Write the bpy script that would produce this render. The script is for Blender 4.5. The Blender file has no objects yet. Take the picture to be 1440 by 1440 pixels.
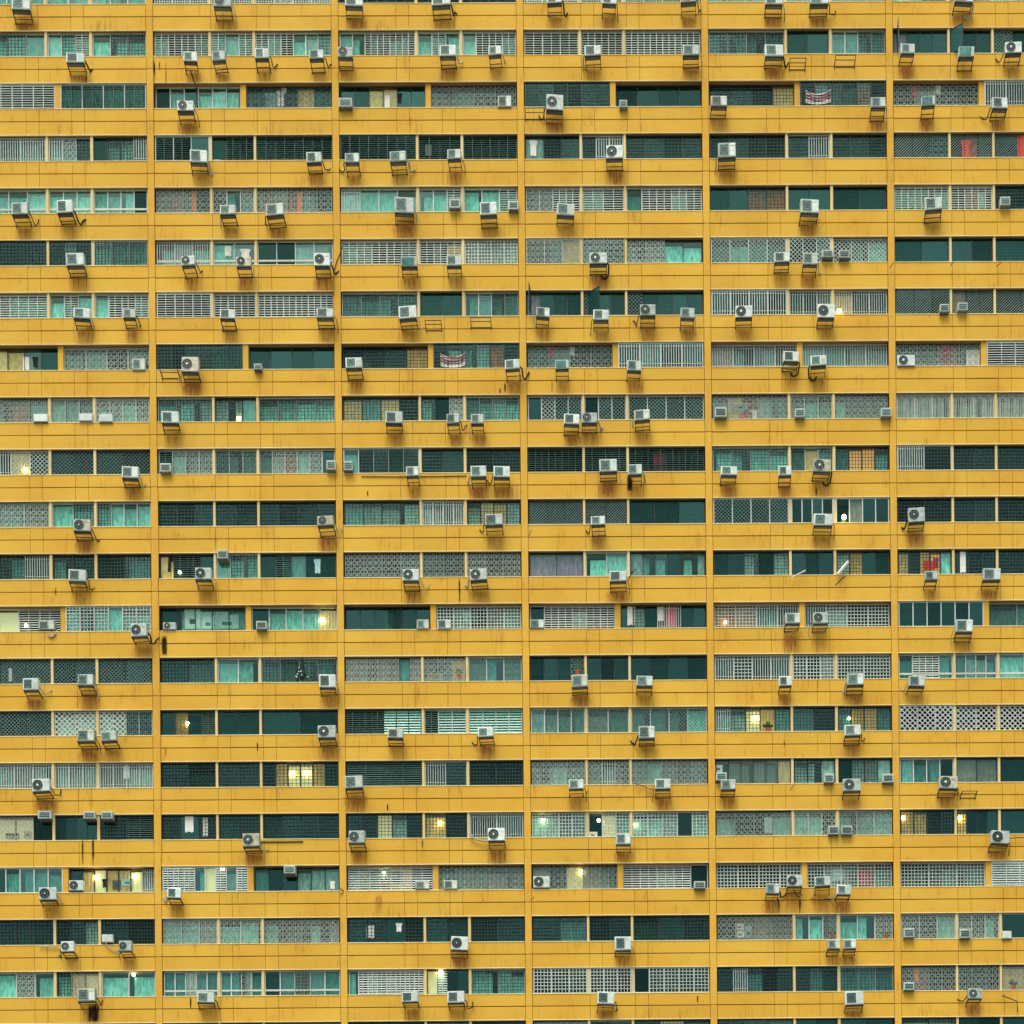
import bpy, math, random
from mathutils import Matrix, Vector
random.seed(7)
SC = bpy.context.scene
COL = SC.collection
R = math.radians

# ------------------------------------------------------------------ camera
F_PX, CX, CY = 2245.75, 857.70, 2094.43
RX, RY, RZ = 0.001771, -0.009506, 0.0064606
CAM = Vector((34.9046, -90.0, -82.7987))
HF = 2.93211          # storey height
BP = 10.4             # bay pitch
PX = 0.04             # one photo pixel on the wall
cz, sz, cX, sX, cY, sY = math.cos(RZ), math.sin(RZ), math.cos(RX), math.sin(RX), math.cos(RY), math.sin(RY)
M3 = Matrix(((cY,0,sY),(0,1,0),(-sY,0,cY))) @ Matrix(((1,0,0),(0,cX,-sX),(0,sX,cX))) @ Matrix(((cz,-sz,0),(sz,cz,0),(0,0,1)))
cam_d = bpy.data.cameras.new('camera'); cam = bpy.data.objects.new('camera', cam_d); COL.objects.link(cam)
right, fwd, up = M3[0].copy(), M3[1].copy(), M3[2].copy()
mw = Matrix((right, up, -fwd)).transposed().to_4x4(); mw.translation = CAM
cam.matrix_world = mw
cam_d.sensor_width = 36; cam_d.lens = F_PX/1440*36
cam_d.shift_x = (720-CX)/1440; cam_d.shift_y = (CY-720)/1440
cam_d.clip_end = 3000; cam_d.clip_start = 0.5
SC.camera = cam
M3T = M3.transposed()
def at(px, py, Y=0.0):
    """the point on the plane y = Y that the photograph shows at pixel px, py"""
    d = M3T @ Vector(((px-CX)/F_PX, 1.0, -(py-CY)/F_PX))
    t = (Y-CAM.y)/d.y
    return CAM + d*t

# ------------------------------------------------------------------ light
EL, AZ = 66, 200
w = bpy.data.worlds.new('World'); SC.world = w; w.use_nodes = True
nt = w.node_tree; bg = nt.nodes['Background']
sky = nt.nodes.new('ShaderNodeTexSky'); sky.sky_type = 'NISHITA'; sky.sun_disc = False
sky.sun_elevation = R(EL); sky.sun_rotation = R(AZ); sky.air_density = 1.2; sky.dust_density = 7.0; sky.ozone_density = 1.0
nt.links.new(sky.outputs[0], bg.inputs[0]); bg.inputs[1].default_value = 0.15
sun = bpy.data.lights.new('sun', 'SUN'); sun.energy = 1.5; sun.angle = R(30); sun.color = (1.0, .985, .94)
so = bpy.data.objects.new('sun', sun); COL.objects.link(so)
# world azimuth: sun stands behind the camera, a little to its left
sd = Vector((-math.sin(R(20))*math.cos(R(EL)), -math.cos(R(20))*math.cos(R(EL)), math.sin(R(EL))))
so.rotation_euler = sd.to_track_quat('Z', 'Y').to_euler()
vs = SC.view_settings; vs.view_transform = 'Standard'; vs.look = 'None'; vs.exposure = 0.28; vs.gamma = 1
vs.use_curve_mapping = False

# ------------------------------------------------------------------ materials
def srgb(r, g, b):
    f = lambda c: (c/255/12.92) if c/255 <= .04045 else ((c/255+.055)/1.055)**2.4
    return (f(r), f(g), f(b))
def mat(name, col, rough=.7, var=0.0, noise=0.0, scale=4.0, metal=0.0, emit=None, estr=0.0, spec=.3, fold=0):
    m = bpy.data.materials.new(name); m.use_nodes = True
    N, L = m.node_tree.nodes, m.node_tree.links
    b = N['Principled BSDF']
    b.inputs['Roughness'].default_value = rough; b.inputs['Metallic'].default_value = metal
    b.inputs['Specular IOR Level'].default_value = spec
    b.inputs['Base Color'].default_value = (*col, 1)
    out = None
    if fold: noise, var, scale = fold, .30, 7
    if noise or var:
        g = N.new('ShaderNodeNewGeometry'); n = N.new('ShaderNodeTexNoise'); n.inputs['Scale'].default_value = scale; n.inputs['Detail'].default_value = 5
        if fold:
            mp = N.new('ShaderNodeMapping'); mp.inputs['Scale'].default_value = (1,1,.35); L.new(g.outputs['Position'], mp.inputs[0]); L.new(mp.outputs[0], n.inputs['Vector'])
        else: L.new(g.outputs['Position'], n.inputs['Vector'])
        mr = N.new('ShaderNodeMapRange'); mr.inputs[1].default_value = .3; mr.inputs[2].default_value = .7
        mr.inputs[3].default_value = 1-noise; mr.inputs[4].default_value = 1+noise*.6
        L.new(n.outputs[0], mr.inputs[0])
        oi = N.new('ShaderNodeObjectInfo'); m2 = N.new('ShaderNodeMapRange'); m2.inputs[3].default_value = 1-var; m2.inputs[4].default_value = 1+var
        L.new(oi.outputs['Random'], m2.inputs[0])
        mu = N.new('ShaderNodeMath'); mu.operation = 'MULTIPLY'; L.new(mr.outputs[0], mu.inputs[0]); L.new(m2.outputs[0], mu.inputs[1])
        vm = N.new('ShaderNodeVectorMath'); vm.operation = 'SCALE'; vm.inputs[0].default_value = col
        L.new(mu.outputs[0], vm.inputs['Scale']); L.new(vm.outputs[0], b.inputs['Base Color'])
    if emit:
        b.inputs['Emission Color'].default_value = (*emit, 1); b.inputs['Emission Strength'].default_value = estr
    return m

def facade_material(name, col, dirt=.35, var=.05):
    """weathered masonry paint: mottled, with thin vertical run-off streaks"""
    m = bpy.data.materials.new(name); m.use_nodes = True
    N, L = m.node_tree.nodes, m.node_tree.links
    b = N['Principled BSDF']; b.inputs['Roughness'].default_value = .85; b.inputs['Specular IOR Level'].default_value = .2
    g = N.new('ShaderNodeNewGeometry')
    def noise(scale, detail, stretch, rough=.5):
        mp = N.new('ShaderNodeMapping'); mp.inputs['Scale'].default_value = stretch; L.new(g.outputs['Position'], mp.inputs[0])
        n = N.new('ShaderNodeTexNoise'); n.inputs['Scale'].default_value = scale; n.inputs['Detail'].default_value = detail; n.inputs['Roughness'].default_value = rough
        L.new(mp.outputs[0], n.inputs['Vector']); return n.outputs[0]
    def rng(v, a, b_, c, d):
        r_ = N.new('ShaderNodeMapRange'); r_.inputs[1].default_value = a; r_.inputs[2].default_value = b_; r_.inputs[3].default_value = c; r_.inputs[4].default_value = d
        L.new(v, r_.inputs[0]); return r_.outputs[0]
    def mul(a, c):
        q = N.new('ShaderNodeMath'); q.operation = 'MULTIPLY'; L.new(a, q.inputs[0]); L.new(c, q.inputs[1]); return q.outputs[0]
    big = rng(noise(.35, 4, (1,1,1)), .3, .7, 0, 1)
    streak = rng(noise(7.0, 4, (1,1,.08), .7), .50, .68, 0, 1)
    fine = rng(noise(26, 3, (1,1,.5)), .3, .7, .94, 1.05)
    st = mul(streak, rng(noise(.7, 3, (1,1,1)), .50, .68, .02, 1))
    c1 = N.new('ShaderNodeMix'); c1.data_type = 'RGBA'
    c1.inputs['A'].default_value = (*col, 1); c1.inputs['B'].default_value = (col[0]*.92, col[1]*.82, col[2]*.68, 1)
    L.new(big, c1.inputs['Factor'])
    c2 = N.new('ShaderNodeMix'); c2.data_type = 'RGBA'; c2.inputs['B'].default_value = (col[0]*.42, col[1]*.34, col[2]*.45, 1)
    L.new(c1.outputs['Result'], c2.inputs['A']); s2 = N.new('ShaderNodeMath'); s2.operation = 'MULTIPLY'; s2.inputs[1].default_value = dirt
    L.new(st, s2.inputs[0]); L.new(s2.outputs[0], c2.inputs['Factor'])
    oi = N.new('ShaderNodeObjectInfo')
    k = mul(fine, rng(oi.outputs['Random'], 0, 1, 1-var, 1+var))
    vm = N.new('ShaderNodeVectorMath'); vm.operation = 'SCALE'; L.new(c2.outputs['Result'], vm.inputs[0]); L.new(k, vm.inputs['Scale'])
    L.new(vm.outputs[0], b.inputs['Base Color'])
    bp = N.new('ShaderNodeBump'); bp.inputs['Strength'].default_value = .25; bp.inputs['Distance'].default_value = .02
    L.new(noise(9, 5, (1,1,1)), bp.inputs['Height']); L.new(bp.outputs[0], b.inputs['Normal'])
    return m

YEL = (.70, .45, .060)
M = {}
M['wall'] = facade_material('yellow_wall_paint', YEL, .75)
M['pier'] = facade_material('yellow_pier_paint', (YEL[0]*1.0, YEL[1]*.98, YEL[2]*1.05), .6)
M['pale'] = facade_material('pale_yellow_paint', (.72, .62, .30), .35)
M['edge'] = facade_material('edge_highlight_paint', (.84, .76, .42), .5)  # edge highlight put into the colour of lips and sills
M['soffit'] = facade_material('shaded_soffit_paint', (.30, .17, .06), .5)  # darkened so the colour deepens the shade under the beam
M['back'] = mat('dark_joint_mortar', (.10, .06, .02), .9)  # dark backing that shows through the panel joints
M['room'] = mat('dim_room_plaster', (.022, .034, .030), .9, 0, .3, 1.0)  # indoor gloom put into the wall colour
M['white'] = mat('white_frame_paint', (.55, .62, .56), .5, .1, .12, 9)
M['slat'] = mat('white_louvre_metal', (.66, .76, .69), .45, .12, .15, 5)
M['slatm'] = mat('dull_green_louvre', (.07, .16, .135), .5, .3, .25, 5)
M['dark'] = mat('dark_frame_metal', (.02, .045, .038), .5, .2, .2, 5)
M['bar'] = mat('white_grille_paint', (.52, .61, .54), .5, .15, .2, 6)
M['bark'] = mat('dark_grille_paint', (.022, .045, .038), .6, .3, .2, 6)
M['barm'] = mat('dull_grille_paint', (.12, .21, .18), .5, .35, .25, 6)
M['bars'] = mat('grey_mesh_paint', (.25, .32, .27), .6, .25, .25, 6)
M['barc'] = mat('cream_grille_paint', (.38, .46, .39), .5, .25, .25, 6)
M['barx'] = mat('bright_lattice_paint', (.58, .63, .57), .5, .05, .1, 6)
M['case'] = mat('unit_casing_enamel', (.50, .60, .53), .45, .28, .28, 5)
M['case2'] = mat('aged_casing_enamel', (.43, .53, .47), .55, .15, .25, 7)
M['panel'] = mat('unit_front_panel_enamel', (.58, .70, .62), .4, .22, .2, 5)
M['black'] = mat('black_fan_plastic', (.012, .02, .018), .5)
M['fin'] = mat('dark_teal_fin_grille', (.04, .11, .09), .45, .35, .2, 12)
M['wire'] = mat('guard_wire', (.22, .34, .30), .4, .3)
M['under'] = mat('shaded_base_pan', (.14, .16, .13), .9, .3, .4, 12)  # shade of the underside put into the pan colour
M['steel'] = mat('painted_bracket_steel', (.055, .05, .038), .7, .4, .4, 10)
M['hose'] = mat('black_pipe_lagging', (.02, .018, .015), .8)
M['hosew'] = mat('grey_pipe_lagging', (.35, .37, .30), .8)
M['ground'] = mat('pale_concrete_ground', (.20, .20, .17), .9, 0, .2, .3)
M['lamp'] = mat('lit_lamp_glass', (1, .9, .7), .5, emit=(1.0, .72, .36), estr=22.0)
CUR = {'t': (.11,.30,.26), 'T': (.33,.69,.585), 'p': (.36,.44,.38), 'q': (.40,.33,.27), 'g': (.15,.20,.17), 'o': (.70,.20,.05), 'r': (.65,.05,.03), 'u': (.40,.19,.30), 'b': (.32,.20,.13),
       'm': (.010,.048,.040), 'w': (.62,.70,.60), 'y': (.85,.52,.16)}
for k, c in CUR.items(): M['c_'+k] = mat('curtain_cloth_'+{'t':'teal','T':'mint','p':'pale','q':'beige','g':'grey','o':'orange','r':'red','u':'mauve','b':'brown','m':'bottle_green','w':'white','y':'cream'}[k], c, .9, .18, .15, 3,
    emit=((1,.45,.10) if k == 'y' else None), estr=.18, fold=.45)  # cream cloth glows faintly, lamplight put into the material
M['c_Y'] = mat('curtain_cloth_lit', (.9,.7,.35), .9, emit=(1,.60,.27), estr=.35)  # room light put into the cloth as its own glow
M['c_L'] = mat('curtain_cloth_lit_orange', (.9,.45,.15), .9, emit=(1,.36,.08), estr=.55)  # orange room light put into the cloth the same way

def glass(name, tint, refl, gcol, dust_sheen):
    m = bpy.data.materials.new(name); m.use_nodes = True
    N, L = m.node_tree.nodes, m.node_tree.links; N.remove(N['Principled BSDF'])
    tr = N.new('ShaderNodeBsdfTransparent'); tr.inputs[0].default_value = (*tint, 1)
    gl = N.new('ShaderNodeBsdfGlossy'); gl.inputs['Color'].default_value = (*gcol, 1); gl.inputs['Roughness'].default_value = .06
    di = N.new('ShaderNodeBsdfDiffuse'); di.inputs[0].default_value = (.10, .27, .225, 1)  # teal film: dust plus a painted reflection that lifts dark panes
    g = N.new('ShaderNodeNewGeometry'); n = N.new('ShaderNodeTexNoise'); n.inputs['Scale'].default_value = 1.6; n.inputs['Detail'].default_value = 5
    L.new(g.outputs['Position'], n.inputs['Vector'])
    r1 = N.new('ShaderNodeMapRange'); r1.inputs[1].default_value = .3; r1.inputs[2].default_value = .7; r1.inputs[3].default_value = dust_sheen*.4; r1.inputs[4].default_value = dust_sheen*1.7
    L.new(n.outputs[0], r1.inputs[0])
    mx = N.new('ShaderNodeMixShader'); L.new(r1.outputs[0], mx.inputs[0]); L.new(tr.outputs[0], mx.inputs[1]); L.new(di.outputs[0], mx.inputs[2])
    oi = N.new('ShaderNodeObjectInfo'); r2 = N.new('ShaderNodeMapRange'); r2.inputs[3].default_value = refl*.35; r2.inputs[4].default_value = refl*1.5
    L.new(oi.outputs['Random'], r2.inputs[0])
    # slightly uneven panes
    bp = N.new('ShaderNodeBump'); bp.inputs['Strength'].default_value = .05; bp.inputs['Distance'].default_value = .05; L.new(n.outputs[0], bp.inputs['Height']); L.new(bp.outputs[0], gl.inputs['Normal'])
    m2 = N.new('ShaderNodeMixShader'); L.new(r2.outputs[0], m2.inputs[0]); L.new(mx.outputs[0], m2.inputs[1]); L.new(gl.outputs[0], m2.inputs[2])
    L.new(m2.outputs[0], N['Material Output'].inputs[0]); return m
M['glass'] = glass('greenish_window_glass', (.84, .96, .93), .05, (.5, .9, .8), .03)
M['glassd'] = glass('tinted_window_glass', (.40, .62, .56), .055, (.30, .72, .64), .024)

def stain_material(name, col, amount):
    m = bpy.data.materials.new(name); m.use_nodes = True
    N, L = m.node_tree.nodes, m.node_tree.links; N.remove(N['Principled BSDF'])
    tc = N.new('ShaderNodeTexCoord'); sp = N.new('ShaderNodeSeparateXYZ'); L.new(tc.outputs['Generated'], sp.inputs[0])
    g = N.new('ShaderNodeNewGeometry'); mp = N.new('ShaderNodeMapping'); mp.inputs['Scale'].default_value = (1,1,.09); L.new(g.outputs['Position'], mp.inputs[0])
    n = N.new('ShaderNodeTexNoise'); n.inputs['Scale'].default_value = 10; n.inputs['Detail'].default_value = 4; n.inputs['Roughness'].default_value = .7; L.new(mp.outputs[0], n.inputs['Vector'])
    nb = N.new('ShaderNodeTexNoise'); nb.inputs['Scale'].default_value = 9; nb.inputs['Detail'].default_value = 5; L.new(g.outputs['Position'], nb.inputs['Vector'])
    def ma(op, a, b=None, v=None):
        q = N.new('ShaderNodeMath'); q.operation = op
        L.new(a, q.inputs[0])
        if b is not None: L.new(b, q.inputs[1])
        elif v is not None: q.inputs[1].default_value = v
        return q.outputs[0]
    def rng(v, a, b_, c, d):
        r_ = N.new('ShaderNodeMapRange'); r_.inputs[1].default_value = a; r_.inputs[2].default_value = b_; r_.inputs[3].default_value = c; r_.inputs[4].default_value = d
        L.new(v, r_.inputs[0]); return r_.outputs[0]
    ex = rng(ma('ABSOLUTE', ma('SUBTRACT', sp.outputs[0], v=.5)), .22, .5, 1, 0)
    ez = ma('MULTIPLY', rng(sp.outputs[2], 0, .6, .38, 1), rng(sp.outputs[2], .70, 1, 1, .1))
    a = ma('MULTIPLY', ma('MULTIPLY', ex, ez), rng(n.outputs[0], .40, .62, .22, 1.35))
    a = ma('MULTIPLY', a, rng(nb.outputs[0], .3, .7, .88, 1.08))
    oi = N.new('ShaderNodeObjectInfo'); a = ma('MULTIPLY', a, rng(oi.outputs['Random'], 0, 1, amount*.35, amount*1.5))
    cl = N.new('ShaderNodeMath'); cl.operation = 'MINIMUM'; cl.inputs[1].default_value = .95; L.new(a, cl.inputs[0])
    tr = N.new('ShaderNodeBsdfTransparent'); di = N.new('ShaderNodeBsdfDiffuse'); di.inputs[0].default_value = (*col, 1)
    mx = N.new('ShaderNodeMixShader'); L.new(cl.outputs[0], mx.inputs[0]); L.new(tr.outputs[0], mx.inputs[1]); L.new(di.outputs[0], mx.inputs[2])
    L.new(mx.outputs[0], N['Material Output'].inputs[0]); return m
M['rust'] = stain_material('rust_run_stain', (.46, .17, .05), .58)
M['soot'] = stain_material('black_run_stain', (.02, .018, .012), 1.6)

# ------------------------------------------------------------------ mesh helpers
class MB:
    def __init__(s): s.v, s.f, s.m = [], [], []
    def box(s, x0, x1, y0, y1, z0, z1, mi=0):
        n = len(s.v)
        s.v += [(x0,y0,z0),(x1,y0,z0),(x1,y1,z0),(x0,y1,z0),(x0,y0,z1),(x1,y0,z1),(x1,y1,z1),(x0,y1,z1)]
        s.f += [(n,n+3,n+2,n+1),(n+4,n+5,n+6,n+7),(n,n+1,n+5,n+4),(n+1,n+2,n+6,n+5),(n+2,n+3,n+7,n+6),(n+3,n,n+4,n+7)]
        s.m += [mi]*6
    def bar(s, a, b, wd, y0, dp, mi=0):
        """a flat bar in the wall plane from a=(x,z) to b, wd wide, from depth y0 to y0+dp"""
        dx, dz = b[0]-a[0], b[1]-a[1]; l = math.hypot(dx, dz)
        if l < 1e-5: return
        px, pz = -dz/l*wd/2, dx/l*wd/2
        n = len(s.v)
        for y in (y0, y0+dp):
            s.v += [(a[0]-px,y,a[1]-pz),(b[0]-px,y,b[1]-pz),(b[0]+px,y,b[1]+pz),(a[0]+px,y,a[1]+pz)]
        s.f += [(n,n+1,n+2,n+3),(n+1,n,n+4,n+5),(n+2,n+1,n+5,n+6),(n+3,n+2,n+6,n+7),(n,n+3,n+7,n+4)]
        s.m += [mi]*5
    def tube(s, pts, r, k=5, mi=0, cap=True):
        P = [Vector(p) for p in pts]; n0 = len(s.v)
        for i, p in enumerate(P):
            t = (P[min(i+1,len(P)-1)]-P[max(i-1,0)]).normalized()
            u = t.cross(Vector((0,0,1)));
            if u.length < .1: u = t.cross(Vector((0,1,0)))
            u.normalize(); v = t.cross(u)
            rr = r[i] if isinstance(r, (list, tuple)) else r
            for j in range(k):
                a = 2*math.pi*j/k; q = p+u*math.cos(a)*rr+v*math.sin(a)*rr; s.v.append(tuple(q))
        for i in range(len(P)-1):
            for j in range(k):
                a, b = n0+i*k+j, n0+i*k+(j+1)%k
                s.f.append((a, b, b+k, a+k)); s.m.append(mi)
        if cap:
            s.f.append(tuple(n0+j for j in reversed(range(k)))); s.f.append(tuple(n0+(len(P)-1)*k+j for j in range(k))); s.m += [mi, mi]
    def disc(s, cx, cz_, r, y0, y1, k=16, mi=0):
        """a short drum facing the street, from y1 (back) to y0 (front)"""
        n = len(s.v)
        for y in (y0, y1):
            for j in range(k):
                a = 2*math.pi*j/k; s.v.append((cx+r*math.cos(a), y, cz_+r*math.sin(a)))
        s.f.append(tuple(n+j for j in range(k))); s.m.append(mi)
        for j in range(k):
            a, b = n+j, n+(j+1)%k; s.f.append((b, a, a+k, b+k)); s.m.append(mi)
    def ring(s, cx, cz_, r, wd, y0, dp, k=14, mi=0, y1=None):
        pr = None
        for j in range(k+1):
            a = 2*math.pi*j/k; q = (cx+r*math.cos(a), cz_+r*math.sin(a))
            if pr: s.bar(pr, q, wd, y0, dp, mi)
            pr = q
    def mesh(s, name, mats):
        me = bpy.data.meshes.new(name); me.from_pydata(s.v, [], s.f)
        for m_ in mats: me.materials.append(m_)
        if len(mats) > 1: me.polygons.foreach_set('material_index', s.m)
        me.update(); return me
def link(name, me, parent=None, loc=(0,0,0)):
    o = bpy.data.objects.new(name, me); COL.objects.link(o); o.location = loc
    if parent: o.parent = parent
    return o
def tag(o, label=None, cat=None, group=None, kind=None):
    for k, v in (('label',label),('category',cat),('group',group),('kind',kind)):
        if v: o[k] = v
    return o
CACHE = {}
def cached(key, fn):
    if key not in CACHE: CACHE[key] = fn()
    return CACHE[key]
def boxmesh(wd, dp, ht, m, name, bev=0.0):
    """a box, front bottom left corner at the origin, with its front edges chamfered"""
    def mk():
        b = MB()
        if not bev: b.box(0, wd, 0, dp, 0, ht)
        else:
            e = bev; n = 0
            b.v = [(0,e,0),(wd,e,0),(wd,e,ht),(0,e,ht),(e,0,e),(wd-e,0,e),(wd-e,0,ht-e),(e,0,ht-e),(0,dp,0),(wd,dp,0),(wd,dp,ht),(0,dp,ht)]
            b.f = [(4,5,6,7),(0,1,5,4),(1,2,6,5),(2,3,7,6),(3,0,4,7),(1,0,8,9),(2,1,9,10),(3,2,10,11),(0,3,11,8),(8,11,10,9)]
            b.m = [0]*len(b.f)
        return b.mesh(name, [M[m]])
    return cached(('box', round(wd,4), round(dp,4), round(ht,4), m, bev), mk)

# ------------------------------------------------------------------ setting
g = MB(); g.box(-1500, 1500, -1500, 1500, -86.5, -84.5)
gr = link('ground', g.mesh('ground', [M['ground']])); tag(gr, kind='structure')

# ------------------------------------------------------------------ the building
ROWS = range(0, 21)
BLD = bpy.data.objects.new('apartment_block', None); COL.objects.link(BLD); BLD.location = (0, 0, -84.5)
tag(BLD, 'huge yellow painted apartment slab with long rows of windows and air conditioners', 'building')
OFF = Vector((0, 0, 84.5))
def part(name, me, loc, parent=None):
    o = bpy.data.objects.new(name, me); COL.objects.link(o)
    if parent is None: o.parent = BLD; o.location = Vector(loc)+OFF
    else: o.parent = parent; o.location = Vector(loc)-(parent.location-OFF)
    return o
ZP, ZW = .70, 2.15      # sill and head heights above the groove
JN = [0.20, 86*PX, 104*PX, 150*PX, 168*PX, BP-.20]   # joints across a bay
panels = {'parapet_panel': [], 'beam_panel': []}
for r in ROWS:
    z = -HF*r
    for b in range(6):
        x0 = BP*b
        for i in range(5):
            a, c = x0+JN[i], x0+JN[i+1]
            panels['parapet_panel'].append((a+.009, c-.009, z+.024, z+ZP-.03))
            panels['beam_panel'].append((a+.009, c-.009, z+ZW-HF+.03, z-.024))
for nm, lst in panels.items():
    def vis(p):
        return 1 if (1.9 < p[0] < 57.5 and -57 < p[2] < .3) else 0
    lst.sort(key=lambda p: (-vis(p), -(p[1]-p[0])))
    for p in lst[:300]:
        dy = random.uniform(-.004, .004)
        part(nm, boxmesh(p[1]-p[0], .06, p[3]-p[2], 'wall', nm, .008), (p[0], dy, p[2]))
    mb = MB()
    for p in lst[300:]:
        dy = random.uniform(-.004, .004); mb.box(p[0], p[1], dy, .06, p[2], p[3])
    tag(part(nm, mb.mesh(nm+'_rest', [M['wall']]), (0,0,0)), kind='stuff')
# backing slab of each storey, its added highlight lip and sills
for r in ROWS:
    z = -HF*r
    deep = .44
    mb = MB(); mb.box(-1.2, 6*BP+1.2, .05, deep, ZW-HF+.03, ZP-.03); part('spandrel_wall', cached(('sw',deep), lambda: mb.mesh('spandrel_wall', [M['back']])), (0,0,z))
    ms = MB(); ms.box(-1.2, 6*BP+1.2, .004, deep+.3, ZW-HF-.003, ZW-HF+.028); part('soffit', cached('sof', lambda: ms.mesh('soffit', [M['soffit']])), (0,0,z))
    for b in range(6):
        x0 = BP*b+.205
        part('highlight_lip', boxmesh(BP-.41, .05, .05, 'edge', 'highlight_lip', .01), (x0, -.014, z+ZW-HF-.010))
        part('window_sill', boxmesh(BP-.41, .46, .05, 'edge', 'window_sill', .01), (x0, -.022, z+ZP-.027))
# piers between the bays
for b in range(7):
    for r in ROWS:
        z = -HF*r
        part('pier_block', boxmesh(.375, .50, HF-.03, 'pier', 'pier_block', .01), (BP*b-.1875, -.016, z+.015))
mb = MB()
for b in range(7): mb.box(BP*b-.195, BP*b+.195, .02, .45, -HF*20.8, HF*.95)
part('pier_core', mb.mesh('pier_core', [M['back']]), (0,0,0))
# plain wall round the modelled field, rooms behind, base down to the ground
mb = MB()
mb.box(-1.2, 6*BP+1.2, .0, 14, HF*.965+.04, HF*2.6); mb.box(-14, -.22, 0, 14, -HF*26, HF*2.6); mb.box(6*BP+.22, 6*BP+14, 0, 14, -HF*26, HF*2.6)
mb.box(-1.2+1.0, 6*BP+.2, .0, 14, -84.5, -HF*21+ZW-.01); part('end_wall', mb.mesh('end_wall', [M['wall']]), (0,0,0))
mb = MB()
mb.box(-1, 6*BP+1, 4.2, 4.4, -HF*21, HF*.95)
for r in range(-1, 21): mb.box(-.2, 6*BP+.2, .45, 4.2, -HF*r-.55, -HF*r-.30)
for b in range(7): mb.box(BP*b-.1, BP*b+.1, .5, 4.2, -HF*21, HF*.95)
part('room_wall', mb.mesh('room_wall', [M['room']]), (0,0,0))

# ------------------------------------------------------------------ windows
WIN = {}
def W(row, *bays): WIN[row] = bays
W(0, 'nt nt nt nt/nt nt/nt nt nt', 'v0 v0 v0/v0 v0/v0 op v0 v0', 'k0 k0 k0 k0/k0 k0/k0 k0 k0', 'v0 v0 v0/v0 v0/v0 v0 v0 v0', 'oT oT oT oT/oT oT/oT oT oT', 'nT gT g0/g0 g0/gT g0 g0')
W(1, 'hT gT gT nT/nT gT hT/nT gT gT', 'hT h0 h0 hT/hT nT hT/hT hT h0 nT np gT', 'nT nT hp hb hT hT/nT hT nT/nT h0 h0 hT', 'h0 h0 h0/h0 h0 h0/h0 h0 h0 h0 h0 h0', 'dt dt dt dt/nm nm/nt nt dt dt', 'nu nm nm nm/n0 nm nm/z0 nm nm nm')
W(2, '^h0 h0 h0 h0/^kT kT kT kT', 'n0 nt nm nT nT nT/q0 qp q0 qy q0', 'n0 n0 ny ny n0 n0/ot ot o0 o0', '^dm dm dm d0 dm dm/n0 n0 n0 n0', 'g0 g0 g0 gy/^g0 gp gt gt go g0', 'o0 ot o0 o0/^v0 v0 vp v0')
W(3, 'dt v0 vt/vt ot d0/n0 gt gt v0', '^km km n0/n0 km km/km km km km', '^km km km km/km km/km km km', 'np dm dm/dm v0 v0/dm dm dm dm', 'dm dm dm dm/dm vm/dm dm dm', 's0 s0 q0/s0 sr s0/s0 su sr')
W(4, 'RnT nT nT nT/RnT nT nT/RnT nT nT n0', 'ot oo op o0/o0 nt ot/ob ob oo ot o0', 'vT nT nT nT/nT nT hT/nT nT hT', 'op op hp hp/hT h0/nt h0 h0 hT h0', 'n0 n0 go go/nm nm/nm nm', 'hT hT hT hT/h0 ho hT/g0 gt')
W(5, '^dm dm dm/^dm dt dm/^dt dt dt', 'RvT vp vT/RnT np/Rn0 n0 np np', 'hT hp h0 h0 hp/h0 hp hy/gp gb gp gp', '^ot ot oy/^ot o0/op op nT nT', '^xt xT xt xt/^x0 x0 xt/x0 xt xT', 'nm nm/nm nm/nm nm')
W(6, 'hp hb hT hT/nT hT nT/nT h0 h0 hT', '^h0 h0 h0/h0 h0 h0/h0 h0 h0 h0 h0 h0', 'dt dt dt dt/nm nm/nt nt dt dt', 'nu nm nm nm/z0 nm nm/z0 nm nm nm nm', '^v0 v0 v0 v0/v0 v0 vb/vy v0 v0', '^s0 s0 s0/so s0 s0/s0 s0 s0')
W(7, 'n0 ny ny np n0/ot ot o0 ot', '^dm dm dm d0 dm dm/n0 n0 n0 n0', 'g0 g0 g0 gy/^g0 gp gt gt go g0', 'o0 ot o0 o0/^v0 vt v0 v0', 'vo vt vt v0/vt vt vp vt', 'o0 ot or op/^h0 h0 ht')
W(8, 'op op oo oT/oT oT ot/oT ot oT ot', 'gT gT gp/gp gp nt/gT gT gT gT', 'gy gT gy g0/gT n0 op/gt gt gT gT', 'n0 x0 zm z0/n0 z0 z0/z0 z0 z0 z0', 'op oy or ow ot/op oT oT/oT ot op op', 'ap ap ap/ap ap/ap ap')
W(9, 'v0 v0 xy x0/zm zm/zm zm', 'k0 oT ot ot/qm qt qt/qt oT oo oT ot n0', '^nT dm d0 dm dm/dm dm/dm dm', 'k0 k0 k0 k0/k0 k0 k0/k0 k0 kr k0 k0 k0', 'gT gT gT gT/gt ny gT/gt gL gL gt', '^vm dm/dm dm/dm dt')
W(10, 'ot ot ot/nT gT/gT nT nT nT', 'dm dm dm/dm dm/dm dm dm dm', 'gT gp gp gp/vp vp v0 vp/gp gy gy gp', 's0 s0 s0/s0 s0/n0 n0 n0', '^z0 z0 z0 z0/^n0 n0 n0 n0/^n0 nb n0 n0', 'd0 dm/dm dm/d0 dm')
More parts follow.
